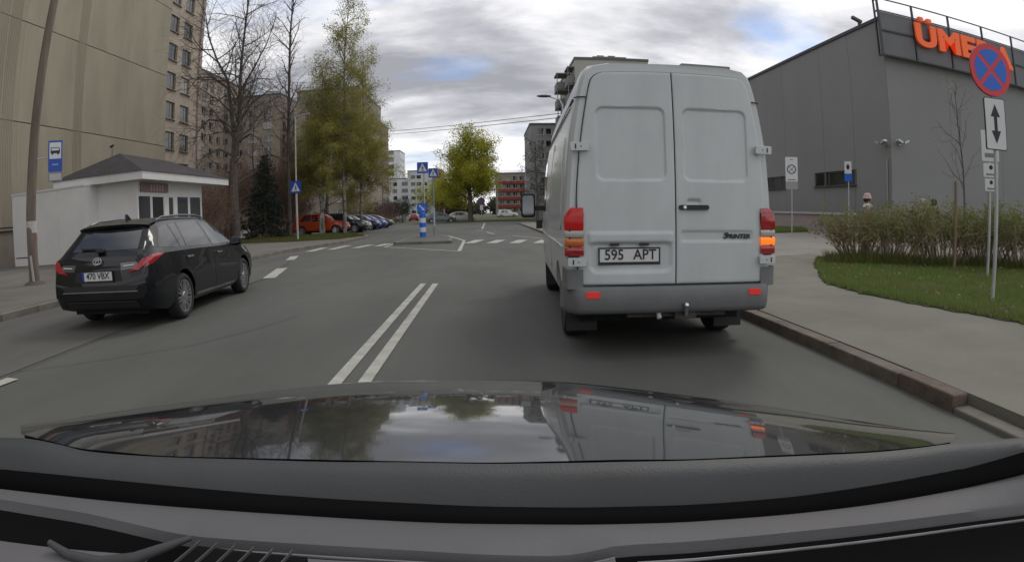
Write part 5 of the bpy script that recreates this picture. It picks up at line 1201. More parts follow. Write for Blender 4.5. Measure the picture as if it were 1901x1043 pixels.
class Tree:
    def __init__(s, seed): s.r = random.Random(seed); s.mb = MB(); s.tips = []; s.n = 0
    def limb(s, p, d, L, r0, r1, lvl, par, seg=None):
        """wiggling limb that grows side shoots"""
        r = s.r; seg = seg or par['seg'][lvl]; n = max(2, int(L / seg)); pts = [Vector(p)]; d = Vector(d).normalized()
        for i in range(n):
            d = d + Vector((r.gauss(0, 1), r.gauss(0, 1), r.gauss(0, 1))) * par['wig'][lvl] + Vector((0, 0, par['up'][lvl] * (1.0 if lvl < 2 else (i + 1) / n)))
            d.normalize(); pts.append(pts[-1] + d * (L / n))
        s.poly(pts, r0, r1, lvl, par)
    def poly(s, pts, r0, r1, lvl, par, t0=None, sides=None):
        r = s.r; n = len(pts) - 1; rad = [r0 + (r1 - r0) * (i / n) for i in range(n + 1)]
        s.mb.tube(pts, rad, sides or (10, 6, 4, 3, 3)[lvl], 0, caps=False); s.n += n
        cum = [0.0]
        for i in range(n): cum.append(cum[-1] + (pts[i + 1] - pts[i]).length)
        L = cum[-1]
        if lvl >= par['max']:
            for i in range(n + 1): s.tips.append(tuple(pts[i]))
            return
        k = par['n'][lvl]; k = k if isinstance(k, int) else int(k * L + r.random())
        start = par['start'][lvl] if t0 is None else t0
        for j in range(k):
            t = start + (1 - start) * (j + r.random()) / max(1, k); x = t * L
            i = max(0, min(n - 1, next((q for q in range(n) if cum[q + 1] >= x), n - 1)))
            p = pts[i].lerp(pts[i + 1], (x - cum[i]) / max(1e-6, cum[i + 1] - cum[i])); d = (pts[i + 1] - pts[i]).normalized()
            az = r.random() * 2 * pi if lvl > 0 else j * 2.4 + r.uniform(-0.4, 0.4)
            a = d.orthogonal().normalized(); b = d.cross(a); out_ = a * cos(az) + b * sin(az)
            ang = R(par['ang'][lvl] + r.uniform(-12, 12)); nd = d * cos(ang) + out_ * sin(ang)
            ll = par['len'][lvl] * (1 - par['taper'][lvl] * t) * r.uniform(0.7, 1.2)
            if par.get('rel') and lvl > 0: ll *= L / par['rel'][lvl]
            rr = min(rad[i] * 0.62, par['rmax'][lvl] * r.uniform(0.75, 1.1))
            s.limb(p, nd, ll, rr, max(0.004, rr * 0.3), lvl + 1, par)
bark_dark = mat("bark_dark", (0.10, 0.084, 0.072), 0.95, var=0.3, vscale=6, bump=0.4, bscale=40)
bark_brown = mat("bark_brown", (0.10, 0.08, 0.065), 0.95, var=0.3, vscale=6, bump=0.4, bscale=40)
birch_bark = mat("birch_bark", (0.36, 0.34, 0.30), 0.85, col2=(0.05, 0.045, 0.04), var=0.3, vscale=3.2, stretch=(0.6, 0.6, 1.6), detail=3)
TWIGS = 0
def plant(name, label, cat, loc, T_, bark, group=None, trunk="trunk"):
    t = thing(name, label, cat, loc, 0, group); o = T_.mb.build(trunk, bark, t, smooth=70); return t
bare = dict(max=3, seg=[0.8, 0.5, 0.35, 0.25], wig=[0.06, 0.16, 0.2, 0.22], up=[0.05, 0.05, -0.06, -0.14], n=[2.0, 2.8, 3.4], start=[0.3, 0.18, 0.1], ang=[58, 50, 46],
            len=[4.3, 2.1, 1.25], taper=[0.5, 0.35, 0.3], rmax=[0.055, 0.021, 0.0095], rel=[1, 3.0, 1.4])
T1 = Tree(11); V3 = Vector
T1.poly([V3((0, 0, -0.1)), V3((0.0, 0, 1.5)), V3((-0.05, 0, 3.4)), V3((0, 0, 5.2))], 0.34, 0.25, 0, dict(bare, n=[0.5, 2.0, 2.6], start=[0.62, 0.2, 0.1]), sides=14)
T1.poly([V3((-0.02, 0, 5.0)), V3((-0.02, 0.1, 6.4)), V3((-0.28, 0.15, 8.4)), V3((-0.55, 0.2, 10.2)), V3((-1.4, 0.1, 11.7)), V3((-2.1, 0.0, 13.4)), V3((-2.5, 0, 15.2))], 0.165, 0.025, 0, bare, 0.1)
T1.poly([V3((0.03, 0, 5.0)), V3((0.38, -0.1, 6.4)), V3((0.42, -0.1, 8.4)), V3((0.4, 0, 11)), V3((0.5, 0.1, 13.5)), V3((0.65, 0.1, 16)), V3((0.9, 0.2, 18.3))], 0.165, 0.02, 0, bare, 0.08)
for arc in ([(-0.1, 0.1, 6.6), (-1.0, 0.2, 7.7), (-2.0, 0.3, 7.9), (-2.8, 0.3, 7.2), (-3.2, 0.3, 6.1)], [(-0.4, 0.2, 9.6), (-1.6, 0.0, 10.6), (-2.7, -0.1, 10.7), (-3.4, -0.2, 9.9)], [(0.4, 0, 7.4), (1.2, 0.1, 8.6), (2.2, 0.1, 9.2), (3.2, 0, 9.1)],
            [(0.4, 0, 9.4), (1.3, 0, 10.8), (2.1, 0.1, 12.4), (2.6, 0.1, 14)], [(-0.1, 0, 5.4), (-1.1, 0.1, 5.9), (-2.2, 0.1, 5.6), (-2.9, 0.1, 4.6)], [(0.35, -0.1, 6.2), (1.3, -0.3, 6.6), (2.0, -0.4, 6.2), (2.5, -0.4, 5.2)]):
    T1.poly([V3(q_) for q_ in arc], 0.085, 0.015, 1, bare, 0.15)
plant("bare_tree", "big bare tree with twin stems standing just right of the kiosk", "tree", (-15.75, 33.5, 0.1), T1, bark_dark)
T2 = Tree(23); tall = dict(bare, n=[1.9, 2.3, 2.6], len=[3.0, 1.5, 0.9], ang=[42, 45, 42], up=[0.03, 0.09, -0.02, -0.1], start=[0.25, 0.15, 0.1], rel=[1, 2.4, 1.2])
T2.poly([V3((0, 0, -0.1)), V3((0.05, 0, 3)), V3((0.0, 0.1, 7)), V3((0.05, 0, 11)), V3((0.0, 0, 15)), V3((0.1, 0.1, 18.5)), V3((0.1, 0, 20.5))], 0.18, 0.02, 0, tall, 0.22)
plant("bare_tree", "slender bare tree with one straight stem behind the twin-stemmed tree", "tree", (-14.2, 39.5, 0.1), T2, bark_dark)
# thin leafless stems behind
T3 = Tree(31); thin = dict(bare, n=[1.5, 2.2, 2.4], len=[1.9, 1.0, 0.7], start=[0.2, 0.15, 0.1], rel=[1, 1.7, 0.9])
for k, (x, y, lab) in enumerate(((-17.6, 41, "thin dark leafless tree between the spruce and the twin-stemmed tree"), (-12.9, 44, "thin grey leafless tree just left of the birches"))):
    T3 = Tree(31 + k); T3.poly([V3((0, 0, 0)), V3((0.1, 0, 3)), V3((-0.1, 0.1, 6)), V3((0.1, 0, 10.5 - k))], 0.13, 0.015, 0, thin, 0.2)
    plant("bare_tree", lab, "tree", (x, y, 0.1), T3, bark_brown)
birch = dict(bare, n=[2.2, 2.6, 2.6], len=[3.1, 1.7, 1.1], ang=[38, 42, 45], up=[0.02, 0.02, -0.1, -0.22], start=[0.2, 0.12, 0.1], taper=[0.62, 0.3, 0.3], rmax=[0.05, 0.022, 0.012], rel=[1, 2.0, 1.2])
leaf_olive = leaf_mat("leaf_olive", (0.36, 0.335, 0.09), (0.23, 0.22, 0.07), 0.5, 0.5)
leaf_green = leaf_mat("leaf_green", (0.085, 0.105, 0.03), (0.045, 0.06, 0.022), 0.7)
def jit(tips, n, r, sd, low=None):
    g_ = np.random.default_rng(sd); t = np.asarray(tips)
    if low is not None:
        w = np.where(t[:, 2] < low, 1.0, 0.42) * g_.gamma(0.7, 1.0, len(t)); w /= w.sum(); idx = g_.choice(len(t), n, p=w)
    else: idx = g_.integers(0, len(t), n)
    return t[idx] + g_.normal(size=(n, 3)) * r
for k, (x, y, h, lean, nl, lab, gl) in enumerate((
        (-10.9, 42.6, 18.6, 0.25, 60000, "tallest birch, green topped, with the white mottled trunk behind the orange car", leaf_olive),
        (-12.35, 41.6, 13.0, 0.1, 50000, "middle birch with thin pale trunk left of the tallest birch", leaf_olive),
        (-11.55, 38.3, 6.2, 1.1, 3000, "short leaning birch with bright white trunk in front of the orange car", leaf_olive),
        (-10.6, 47.5, 15.0, 0.3, 60000, "yellowish birch at the right end of the birch clump", leaf_olive),
        (-13.6, 47.5, 13.5, -0.2, 52000, "yellowish birch at the back of the clump, left of the tallest", leaf_olive))):
    T_ = Tree(50 + k); n_ = 9
    T_.poly([V3((lean * (i / n_) ** 1.3 + 0.08 * sin(i * 1.7 + k), 0.06 * cos(i * 2.1), -0.1 + h * i / n_)) for i in range(n_ + 1)], 0.15 if h > 10 else 0.09, 0.015, 0, birch if h > 10 else dict(birch, len=[1.1, 0.7, 0.5], start=[0.4, 0.1, 0.1]), 0.2 if k != 2 else 0.45)
    t = plant("birch_tree", lab, "tree", (x, y, 0.1), T_, birch_bark, "birches behind the parked orange car")
    leaf_mesh("crown", jit(T_.tips, nl, 0.2, k, 9.0), 0.062, gl, t, k)
# round tree on the far lawn
T_ = Tree(77); rnd = dict(bare, n=[3.0, 2.2, 2.4], len=[5.2, 2.6, 1.5], ang=[50, 42, 42], up=[0.02, 0.05, 0.02, 0.0], start=[0.25, 0.2, 0.1], taper=[0.62, 0.3, 0.3], rmax=[0.11, 0.05, 0.025], rel=[1, 4, 2.0], seg=[1, 0.8, 0.6, 0.5])
T_.poly([V3((0, 0, -0.1)), V3((0, 0, 2.2)), V3((-0.1, 0, 5)), V3((0, 0, 8)), V3((0.1, 0, 11.6))], 0.42, 0.04, 0, rnd, 0.22, 12)
t = plant("round_tree", "broad round tree, yellow-green below and airy on top, on the far lawn", "tree", (-2.45, 79.8, 0.1), T_, bark_brown)
leaf_yel = leaf_mat("leaf_yellow", (0.48, 0.47, 0.06), (0.34, 0.34, 0.05), 0.35, 0.5)
leaf_mesh("crown", jit(T_.tips, 56000, 0.35, 5, 7.0), 0.115, leaf_yel, t, 5)
def bush(name, label, cat, loc, seed, h, w, stems, leafn, leafm, bark, lsize, group=None, par=None, lean=0.5, low=None):
    T_ = Tree(seed); pr = par or dict(bare, max=2, n=[2.5, 3.0], len=[0.5 * h, 0.28 * h], ang=[32, 38], start=[0.3, 0.15], taper=[0.4, 0.3], rmax=[0.012, 0.006], up=[0.08, 0.04, 0.02], seg=[0.3, 0.2, 0.15], wig=[0.1, 0.15, 0.2], rel=None)
    for k in range(stems):
        a = T_.r.random() * 2 * pi; rr = sqrt(T_.r.random()) * w * 0.35; d = V3((cos(a) * lean * rr / (w * 0.35), sin(a) * lean * rr / (w * 0.35), 1))
        T_.limb((cos(a) * rr, sin(a) * rr, 0), d, h * T_.r.uniform(0.75, 1.05) * 0.95, 0.016 * max(1, h / 1.6), 0.005, 0, pr, seg=0.3)
    t = plant(name, label, cat, loc, T_, bark, group, "stems")
    if leafn: leaf_mesh("foliage", jit(T_.tips, leafn, 0.07 * h / 1.6, seed, low), lsize, leafm, t, seed)
    return t
twig_red = mat("twig_reddish", (0.26, 0.17, 0.135), 0.9, var=0.3, vscale=4)
twig_tan = mat("twig_tan", (0.40, 0.31, 0.23), 0.9, var=0.35, vscale=6)
leaf_h = leaf_mat("leaf_hedge", (0.17, 0.215, 0.055), (0.12, 0.14, 0.05), 1.6, 0.45)
leaf_h2 = leaf_mat("leaf_hedge_brown", (0.25, 0.24, 0.11), (0.17, 0.18, 0.07), 1.6, 0.45)
HG = "shrubs in the hedge row along the lawn"
hedge = [(9.1, 12.1, 1.45, 1.2, leaf_h2, "leafy tan shrub at the left end of the hedge row"), (9.75, 11.5, 1.5, 1.6, leaf_h, "hedge shrub second from the left, below the person in pale pink"),
         (10.85, 10.75, 1.45, 1.7, leaf_h2, "hedge shrub third from the left, left of the brown stake"), (11.9, 10.2, 1.5, 1.7, leaf_h, "hedge shrub directly behind the brown stake"),
         (13.0, 9.6, 1.5, 1.7, leaf_h, "hedge shrub behind the post of the no-stopping sign"), (14.2, 8.9, 1.5, 1.8, leaf_h, "hedge shrub right of the no-stopping sign post"), (15.5, 8.2, 1.5, 1.8, leaf_h, "hedge shrub at the right end of the row")]
for k, (x, y, h, w, lm2, lab) in enumerate(hedge):
    bush("hedge_shrub", lab, "shrub", (x, y, 0.13), 200 + k, h * (0.82 + 0.1 * ((k * 37) % 5) / 4), w, 56, 3200 + 500 * ((k * 53) % 4), lm2, twig_tan if k % 3 else twig_red, 0.042, HG, lean=0.8, low=None)
bush("purple_shrub", "purplish brown leafless shrub behind the far end of the parked row", "shrub", (-14.5, 66, 0.0), 300, 2.6, 4.5, 50, 5000, leaf_mat("leaf_purple", (0.07, 0.035, 0.045), (0.05, 0.035, 0.035)), twig_red, 0.06)
bush("purple_shrub", "second purplish shrub further along, below the brown stair tower", "shrub", (-14.0, 76, 0.0), 301, 2.6, 4.5, 50, 5000, MATS["leaf_purple"], twig_red, 0.06)
bush("olive_bush", "olive bush left of the round tree, behind the far cars", "shrub", (-6.5, 90, 0.1), 302, 5.6, 6.5, 40, 14000, leaf_yel, bark_brown, 0.13, lean=0.6)
bush("brown_thicket", "reddish leafless thicket between the kiosk and the twin-stemmed tree", "shrub", (-16.9, 30.6, 0.1), 303, 3.4, 3.2, 55, 2500, leaf_mat("leaf_thicket", (0.09, 0.06, 0.045), (0.07, 0.07, 0.03)), twig_red, 0.05)
bush("brown_thicket", "tall brown thicket behind the spruce, right of the twin-stemmed tree", "shrub", (-17.0, 43.0, 0.1), 306, 5.5, 5.0, 70, 5000, MATS["leaf_thicket"], twig_red, 0.06)
bush("brown_thicket", "tall brown thicket between the twin-stemmed tree and courtyard blocks", "shrub", (-20.5, 41.0, 0.1), 307, 4.6, 5.0, 60, 4000, MATS["leaf_thicket"], twig_red, 0.06)
bush("brown_thicket", "brown leafless thicket under the birches behind the spruce", "shrub", (-17, 46, 0.1), 304, 3.6, 4.5, 50, 3500, MATS["leaf_thicket"], twig_red, 0.06)
bush("dark_bush", "dark green bush at the road bend before the white blocks", "shrub", (-15.5, 98, 0.0), 305, 3.4, 5, 40, 6000, leaf_mat("leaf_dark", (0.05, 0.06, 0.028), (0.03, 0.04, 0.02)), bark_brown, 0.1)
# small plants at the foot of the hedge
# spruce
T_ = Tree(90); T_.mb.tube([(0, 0, -0.1), (0, 0, 3), (0, 0, 5.9)], [0.12, 0.08, 0.01], 8); pts = []; rs_ = random.Random(5)
for k in range(130):
    z = 0.5 + 5.2 * (k / 130) ** 0.9; rad_ = (2.1 * (1 - z / 6.1) + 0.15) * rs_.uniform(0.6, 1.15); a = k * 2.4 + rs_.random(); dz = -0.25 - 0.25 * (1 - z / 6)
    tip = V3((cos(a) * rad_, sin(a) * rad_, z + dz * rad_ * 0.6 + 0.12)); T_.mb.tube([(0, 0, z), tuple(V3((0, 0, z)).lerp(tip, 0.6) + V3((0, 0, -0.06))), tuple(tip)], [0.022, 0.014, 0.006], 4, caps=False)
    for q in range(int(55 * rad_)):
        f_ = rs_.random() ** 0.6; p = V3((0, 0, z)).lerp(tip, f_); pts.append((p.x + rs_.gauss(0, 0.09) * (1.2 - 0.3 * f_), p.y + rs_.gauss(0, 0.09), p.z - abs(rs_.gauss(0, 0.09))))
t = plant("spruce_tree", "small dark green spruce right of the twin-stemmed bare tree", "tree", (-15.0, 36.9, 0.1), T_, bark_dark)
leaf_mesh("crown", pts, 0.07, leaf_mat("needle", (0.04, 0.058, 0.04), (0.025, 0.036, 0.028), 2.0, 0.15), t, 9, aspect=2.6)
# sapling with stakes by the hedge
T_ = Tree(95); sap = dict(bare, max=2, n=[3.2, 2.4], len=[1.3, 0.5], ang=[38, 42], start=[0.4, 0.2], taper=[0.55, 0.3], rmax=[0.016, 0.008], up=[0.02, 0.08, 0.05], seg=[0.3, 0.2, 0.15], rel=None)
T_.poly([V3((0, 0, 0)), V3((0.0, 0, 1.2)), V3((-0.06, 0, 2.4)), V3((-0.12, 0.05, 3.4)), V3((-0.16, 0.05, 4.3))], 0.035, 0.008, 0, sap, 0.4)
t = plant("sapling", "slim leafless sapling with a few buds behind the hedge, left of the arrow plate", "tree", (11.25, 10.35, 0.1), T_, mat("bark_grey", (0.13, 0.115, 0.105), 0.9, var=0.25, vscale=8))
stuff(leaf_mesh("buds", jit(T_.tips, 130, 0.05, 4), 0.035, leaf_mat("bud_pale", (0.4, 0.36, 0.3), (0.3, 0.28, 0.2), 2), t, 4))
stake_m = mat("stake_wood", (0.20, 0.14, 0.09), 0.9, var=0.2, vscale=6, stretch=(1, 1, 0.2))
for x, y, lab, hh in ((10.0, 9.5, "brown wooden stake standing before the hedge left of the sign posts", 1.95), (10.35, 8.75, "pale wooden stake close behind the no-stopping sign post", 1.75)):
    q = MB(); q.tube([(0, 0, -0.1), (0, 0, hh - 0.05), (0, 0, hh)], [0.035, 0.033, 0.02], 8); o = q.build("wooden_stake", stake_m, smooth=50); o.location = (x, y, 0.13); tag(o, lab, "stake", "sapling stakes")
# dark tree beside the grey block, seen left of the van
T_ = Tree(97); T_.poly([V3((0, 0, 0)), V3((0.1, 0, 3)), V3((-0.1, 0, 6)), V3((0, 0, 9.2))], 0.18, 0.02, 0, dict(bare, len=[2.6, 1.4, 0.9]), 0.2)
t = plant("bare_tree", "dark budding tree beside the grey block, left of the van mirror", "tree", (5.6, 66, 0.1), T_, bark_dark); leaf_mesh("crown", jit(T_.tips, 1800, 0.2, 4), 0.09, MATS["leaf_dark"], t, 6)
# far treeline beyond the lawn
r_ = np.random.default_rng(3); pts = []
for k in range(60):
    cx_, cy_ = r_.uniform(-60, 60), r_.uniform(300, 340); hh = r_.uniform(5, 11)
    n_ = 260; u_ = r_.normal(size=(n_, 3)); u_ /= np.linalg.norm(u_, axis=1)[:, None]; u_ *= r_.random((n_, 1)) ** 0.4
    pts.append(u_ * [4, 4, hh / 2] + [cx_, cy_, hh / 2])
o = leaf_mesh("far_woods", np.concatenate(pts), 0.9, leaf_mat("leaf_far", (0.09, 0.09, 0.05), (0.06, 0.065, 0.045), 0.2), None, 8); stuff(o)

# grass blades on the near lawn
def in_poly(x, y, poly):
    c_ = np.zeros(len(x), bool); n = len(poly)
    for i in range(n):
        x1, y1 = poly[i]; x2, y2 = poly[(i + 1) % n]
        cnd = ((y1 > y) != (y2 > y)) & (x < (x2 - x1) * (y - y1) / (y2 - y1 + 1e-12) + x1); c_ ^= cnd
    return c_
def grass(name, poly, n, h, z, seed, m_):
    r = np.random.default_rng(seed); P_ = np.array(poly); lo, hi = P_.min(0), P_.max(0)
    x = r.uniform(lo[0], hi[0], n * 3); y = r.uniform(lo[1], hi[1], n * 3); k = in_poly(x, y, poly); x, y = x[k][:n], y[k][:n]; n = len(x)
    cl = 0.55 + 0.45 * np.sin(x * 2.3 + 1.1 * np.sin(y * 1.7)) * np.sin(y * 2.9 + x * 0.8)
    hh = h * r.uniform(0.5, 1.3, n) * (0.6 + 0.6 * cl); a = r.uniform(0, 2 * pi, n); w = 0.006 * r.uniform(0.8, 1.8, n); ln = hh * r.uniform(0.1, 0.7, n); b = r.uniform(0, 2 * pi, n)
    V = np.zeros((n, 3, 3)); V[:, 0] = np.c_[x - w * np.cos(a), y - w * np.sin(a), np.full(n, z)]; V[:, 1] = np.c_[x + w * np.cos(a), y + w * np.sin(a), np.full(n, z)]; V[:, 2] = np.c_[x + ln * np.cos(b), y + ln * np.sin(b), z + hh]
    me = bpy.data.meshes.new(name); me.vertices.add(3 * n); me.vertices.foreach_set('co', V.astype(np.float32).ravel()); me.loops.add(3 * n); me.loops.foreach_set('vertex_index', np.arange(3 * n, dtype=np.int32))
    me.polygons.add(n); me.polygons.foreach_set('loop_start', np.arange(0, 3 * n, 3, dtype=np.int32)); me.polygons.foreach_set('loop_total', np.full(n, 3, np.int32)); me.materials.append(m_); me.update(calc_edges=True)
    return stuff(inst(name, me))
blade = leaf_mat("grass_blade", (0.135, 0.215, 0.042), (0.19, 0.205, 0.08), 1.5, 0.3)
LAWN = [(6.6, 1.5), (6.05, 4.4), (5.74, 5.6), (5.42, 7.1), (5.58, 8.4), (6.28, 9.6), (7.2, 11.2), (8.3, 12.9), (9.5, 13.0), (14.5, 10), (17, 8.4), (17, 1.5)]
grass("grass", LAWN, 120000, 0.075, 0.135, 1, blade)
rag = random.Random(4); cxl, cyl_ = 10.0, 7.0
EDGE = []
for i in range(8):
    a, b = V3((*LAWN[i], 0)), V3((*LAWN[i + 1], 0)); m_ = max(2, int((b - a).length / 0.12))
    for k in range(m_):
        p = a.lerp(b, k / m_); n_ = (V3((cxl, cyl_, 0)) - p).normalized(); EDGE.append(tuple((p - n_ * rag.uniform(-0.03, 0.1))[:2]))
INNER = [tuple((V3((*q_, 0)).lerp(V3((cxl, cyl_, 0)), 0.1))[:2]) for q_ in LAWN[:9]][::-1]
grass("grass", EDGE + INNER, 26000, 0.07, 0.128, 11, MATS["grass_blade"])
soil = MB(); soil.add([(x, y, 0.1285) for x, y in EDGE + INNER], [tuple(range(len(EDGE + INNER)))]); struct(soil.build("soil_edge", mat("soil", (0.085, 0.07, 0.05), 0.95, var=0.4, vscale=9, bump=0.5, bscale=60)))
lit_r = np.random.default_rng(12); lx = lit_r.uniform(5.6, 12, 500); ly = lit_r.uniform(2, 12, 500); kk_ = in_poly(lx, ly, LAWN)
stuff(leaf_mesh("fallen_leaves", np.c_[lx[kk_], ly[kk_], np.full(kk_.sum(), 0.2)], 0.045, leaf_mat("leaf_dead", (0.3, 0.24, 0.15), (0.2, 0.15, 0.09), 3), None, 13))
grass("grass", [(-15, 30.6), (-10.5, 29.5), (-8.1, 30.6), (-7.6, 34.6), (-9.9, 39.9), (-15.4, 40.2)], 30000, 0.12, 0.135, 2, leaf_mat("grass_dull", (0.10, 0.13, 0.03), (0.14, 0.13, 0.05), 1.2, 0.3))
grass("grass", [(14.5, 30), (17.5, 31.2), (20.5, 33), (21.5, 35.5), (20, 36.5), (16.5, 35), (13.5, 31.5)], 12000, 0.18, 0.135, 3, blade)
grass("weeds", [(7.4, 11.2), (8.4, 12.7), (14.5, 9.2), (14, 8.3)], 7000, 0.3, 0.135, 4, MATS["grass_dull"])

# ---------------------------------------------------------------- people behind the hedge
skin_m = mat("skin", (0.42, 0.27, 0.2), 0.6); 
def person(label, loc, rz, top_m, leg_m, hair_m, h=1.72, hat=None):
    root = thing("person", label, "person", loc, rz)
    J = [(0, 0, .93), (0, 0.01, 1.12), (0, 0, 1.36), (0, 0.02, 1.47), (0, 0.0, 1.56), (0, -0.01, 1.66), (.19, 0, 1.38), (.24, .02, 1.12), (.24, -.08, .9), (-.19, 0, 1.38), (-.24, .02, 1.12), (-.24, -.1, .9),
         (.1, 0, .88), (.11, -.06, .48), (.11, .02, .07), (.11, -.1, .03), (-.1, 0, .88), (-.11, .1, .48), (-.11, .16, .07), (-.11, .05, .03)]
    E_ = [(0, 1), (1, 2), (2, 3), (3, 4), (4, 5), (2, 6), (6, 7), (7, 8), (2, 9), (9, 10), (10, 11), (0, 12), (12, 13), (13, 14), (14, 15), (0, 16), (16, 17), (17, 18), (18, 19)]
    Rr = [.15, .14, .15, .06, .075, .085, .07, .05, .035, .07, .05, .035, .095, .065, .045, .04, .095, .065, .045, .04]
    me = bpy.data.meshes.new("body"); s = h / 1.75; me.from_pydata([(x * s, y * s, z * s) for x, y, z in J], E_, []); o = bpy.data.objects.new("b", me); COL.objects.link(o)
    md = o.modifiers.new("s", 'SKIN'); 
    for i, v in enumerate(me.skin_vertices[0].data): v.radius = (Rr[i] * s, Rr[i] * 0.8 * s); v.use_root = (i == 0)
    o.modifiers.new("ss", 'SUBSURF').levels = 1
    dg = bpy.context.evaluated_depsgraph_get(); nm = bpy.data.meshes.new_from_object(o.evaluated_get(dg)); bpy.data.objects.remove(o)
    nm.name = "body"; nm.materials.clear()
    for m_ in (top_m, leg_m, skin_m): nm.materials.append(m_)
    for p in nm.polygons: z = p.center.z / s; p.material_index = 2 if z > 1.46 or (z < 0.95 and abs(p.center.x) > 0.2 * s) else (0 if z > 0.9 else 1); p.use_smooth = True
    inst("body", nm, root)
    hh = MB(); hh.lathe([(0.0, 0.115), (0.06, 0.1), (0.1, 0.05), (0.112, -0.01), (0.1, -0.07), (0.07, -0.1)], 14, Matrix.Translation((0, 0.02, 1.66 * s))); hh.build("hair", hair_m, root, smooth=60)
    if hat:
        q = MB(); q.lathe([(0.0, 0.15), (0.07, 0.14), (0.118, 0.08), (0.125, 0.0), (0.15, -0.015)], 14, Matrix.Translation((0, 0.01, 1.68 * s))); q.build("hat", hat, root, smooth=60)
        q = MB(); q.lathe([(0.15, -0.03), (0.13, 0.04), (0.08, 0.08)], 12, Matrix.Translation((0, 0, 1.45 * s))); q.build("scarf", mat("white_scarf", (0.62, 0.58, 0.55), 0.8), root, smooth=60)
    return root
person("person in a pale pink hat, white scarf and pinkish coat walking behind the hedge", (10.75, 13.9, 0.05), R(60), mat("coat_pinkish", (0.35, 0.24, 0.22), 0.9), mat("trousers_dark", (0.03, 0.03, 0.035), 0.9), mat("hair_dark", (0.03, 0.022, 0.018), 0.7), 1.76, mat("hat_pink", (0.46, 0.33, 0.31), 0.8))
person("grey-haired person in a dark jacket walking behind the hedge, left of a dark-haired one", (12.95, 13.75, 0.05), R(-70), mat("jacket_dark", (0.025, 0.028, 0.034), 0.9), MATS["trousers_dark"], mat("hair_grey", (0.32, 0.31, 0.29), 0.8), 1.74)
person("dark-haired person in black walking behind the hedge, right of a grey-haired one", (13.35, 13.7, 0.05), R(-80), mat("jacket_black", (0.012, 0.012, 0.014), 0.9), MATS["trousers_dark"], MATS["hair_dark"], 1.76)
person("distant person in dark clothes on the path before the red block", (7.2, 122, 0.0), R(20), MATS["jacket_black"], MATS["trousers_dark"], MATS["hair_dark"], 1.75)
# ---------------------------------------------------------------- the car the picture is taken from: bonnet, cowl, windscreen band, dashboard
HOOD_BACK = [(-0.631, 0.543, 1.048), (-0.592, 0.558, 1.038), (-0.545, 0.574, 1.026), (-0.491, 0.59, 1.02), (-0.431, 0.606, 1.014), (-0.321, 0.63, 1.009), (-0.216, 0.647, 1.004), (-0.097, 0.657, 0.999), (0.021, 0.66, 0.994), (0.139, 0.654, 0.993), (0.26, 0.639, 0.99), (0.367, 0.618, 0.991), (0.481, 0.589, 0.991), (0.56, 0.565, 0.994), (0.618, 0.545, 0.999)]
HOOD_CREST = [(-0.983, 0.85, 0.916), (-0.931, 0.89, 0.922), (-0.82, 0.976, 0.923), (-0.687, 1.069, 0.922), (-0.547, 1.152, 0.922), (-0.388, 1.226, 0.921), (-0.244, 1.271, 0.916), (-0.082, 1.297, 0.91), (0.045, 1.299, 0.905), (0.158, 1.286, 0.9), (0.317, 1.246, 0.888), (0.469, 1.185, 0.876), (0.581, 1.126, 0.869), (0.688, 1.06, 0.861), (0.792, 0.988, 0.852), (0.895, 0.911, 0.845), (0.967, 0.855, 0.837)]
COWL_BACK = [(-0.806, 0.458, 1.069), (-0.655, 0.52, 1.049), (-0.62, 0.533, 1.048), (-0.581, 0.547, 1.041), (-0.535, 0.562, 1.029), (-0.422, 0.594, 1.018), (-0.314, 0.617, 1.013), (-0.211, 0.632, 1.008), (-0.095, 0.643, 1.004), (0.02, 0.645, 0.999), (0.136, 0.639, 0.997), (0.254, 0.625, 0.995), (0.36, 0.605, 0.995), (0.472, 0.577, 0.995), (0.55, 0.554, 0.998), (0.607, 0.534, 1.003), (0.722, 0.491, 1.006), (0.893, 0.418, 1.007)]
COWL_FRONT = [(-0.787, 0.432, 1.037), (-0.633, 0.49, 1.022), (-0.513, 0.527, 1.011), (-0.404, 0.555, 1.0), (-0.301, 0.575, 0.99), (-0.203, 0.589, 0.981), (-0.092, 0.598, 0.972), (0.017, 0.6, 0.964), (0.128, 0.595, 0.959), (0.242, 0.582, 0.957), (0.345, 0.565, 0.959), (0.452, 0.541, 0.967), (0.566, 0.507, 0.982), (0.687, 0.463, 1.006), (0.833, 0.396, 1.047)]
BAND_FRONT = [(-0.789, 0.424, 1.012), (-0.632, 0.479, 1.001), (-0.511, 0.515, 0.992), (-0.401, 0.542, 0.983), (-0.299, 0.561, 0.974), (-0.202, 0.575, 0.966), (-0.092, 0.583, 0.958), (0.017, 0.585, 0.951), (0.126, 0.58, 0.946), (0.239, 0.568, 0.944), (0.34, 0.552, 0.945), (0.447, 0.528, 0.95), (0.562, 0.496, 0.961), (0.687, 0.453, 0.978), (0.841, 0.389, 1.008)]
DASH_FAR = [(-0.783, 0.418, 1.009), (-0.625, 0.472, 0.999), (-0.505, 0.507, 0.99), (-0.396, 0.533, 0.982), (-0.295, 0.552, 0.975), (-0.199, 0.565, 0.968), (-0.09, 0.573, 0.96), (0.016, 0.575, 0.954), (0.124, 0.57, 0.949), (0.235, 0.559, 0.946), (0.335, 0.543, 0.947), (0.442, 0.52, 0.951), (0.556, 0.489, 0.96), (0.68, 0.447, 0.976), (0.835, 0.384, 1.004)]
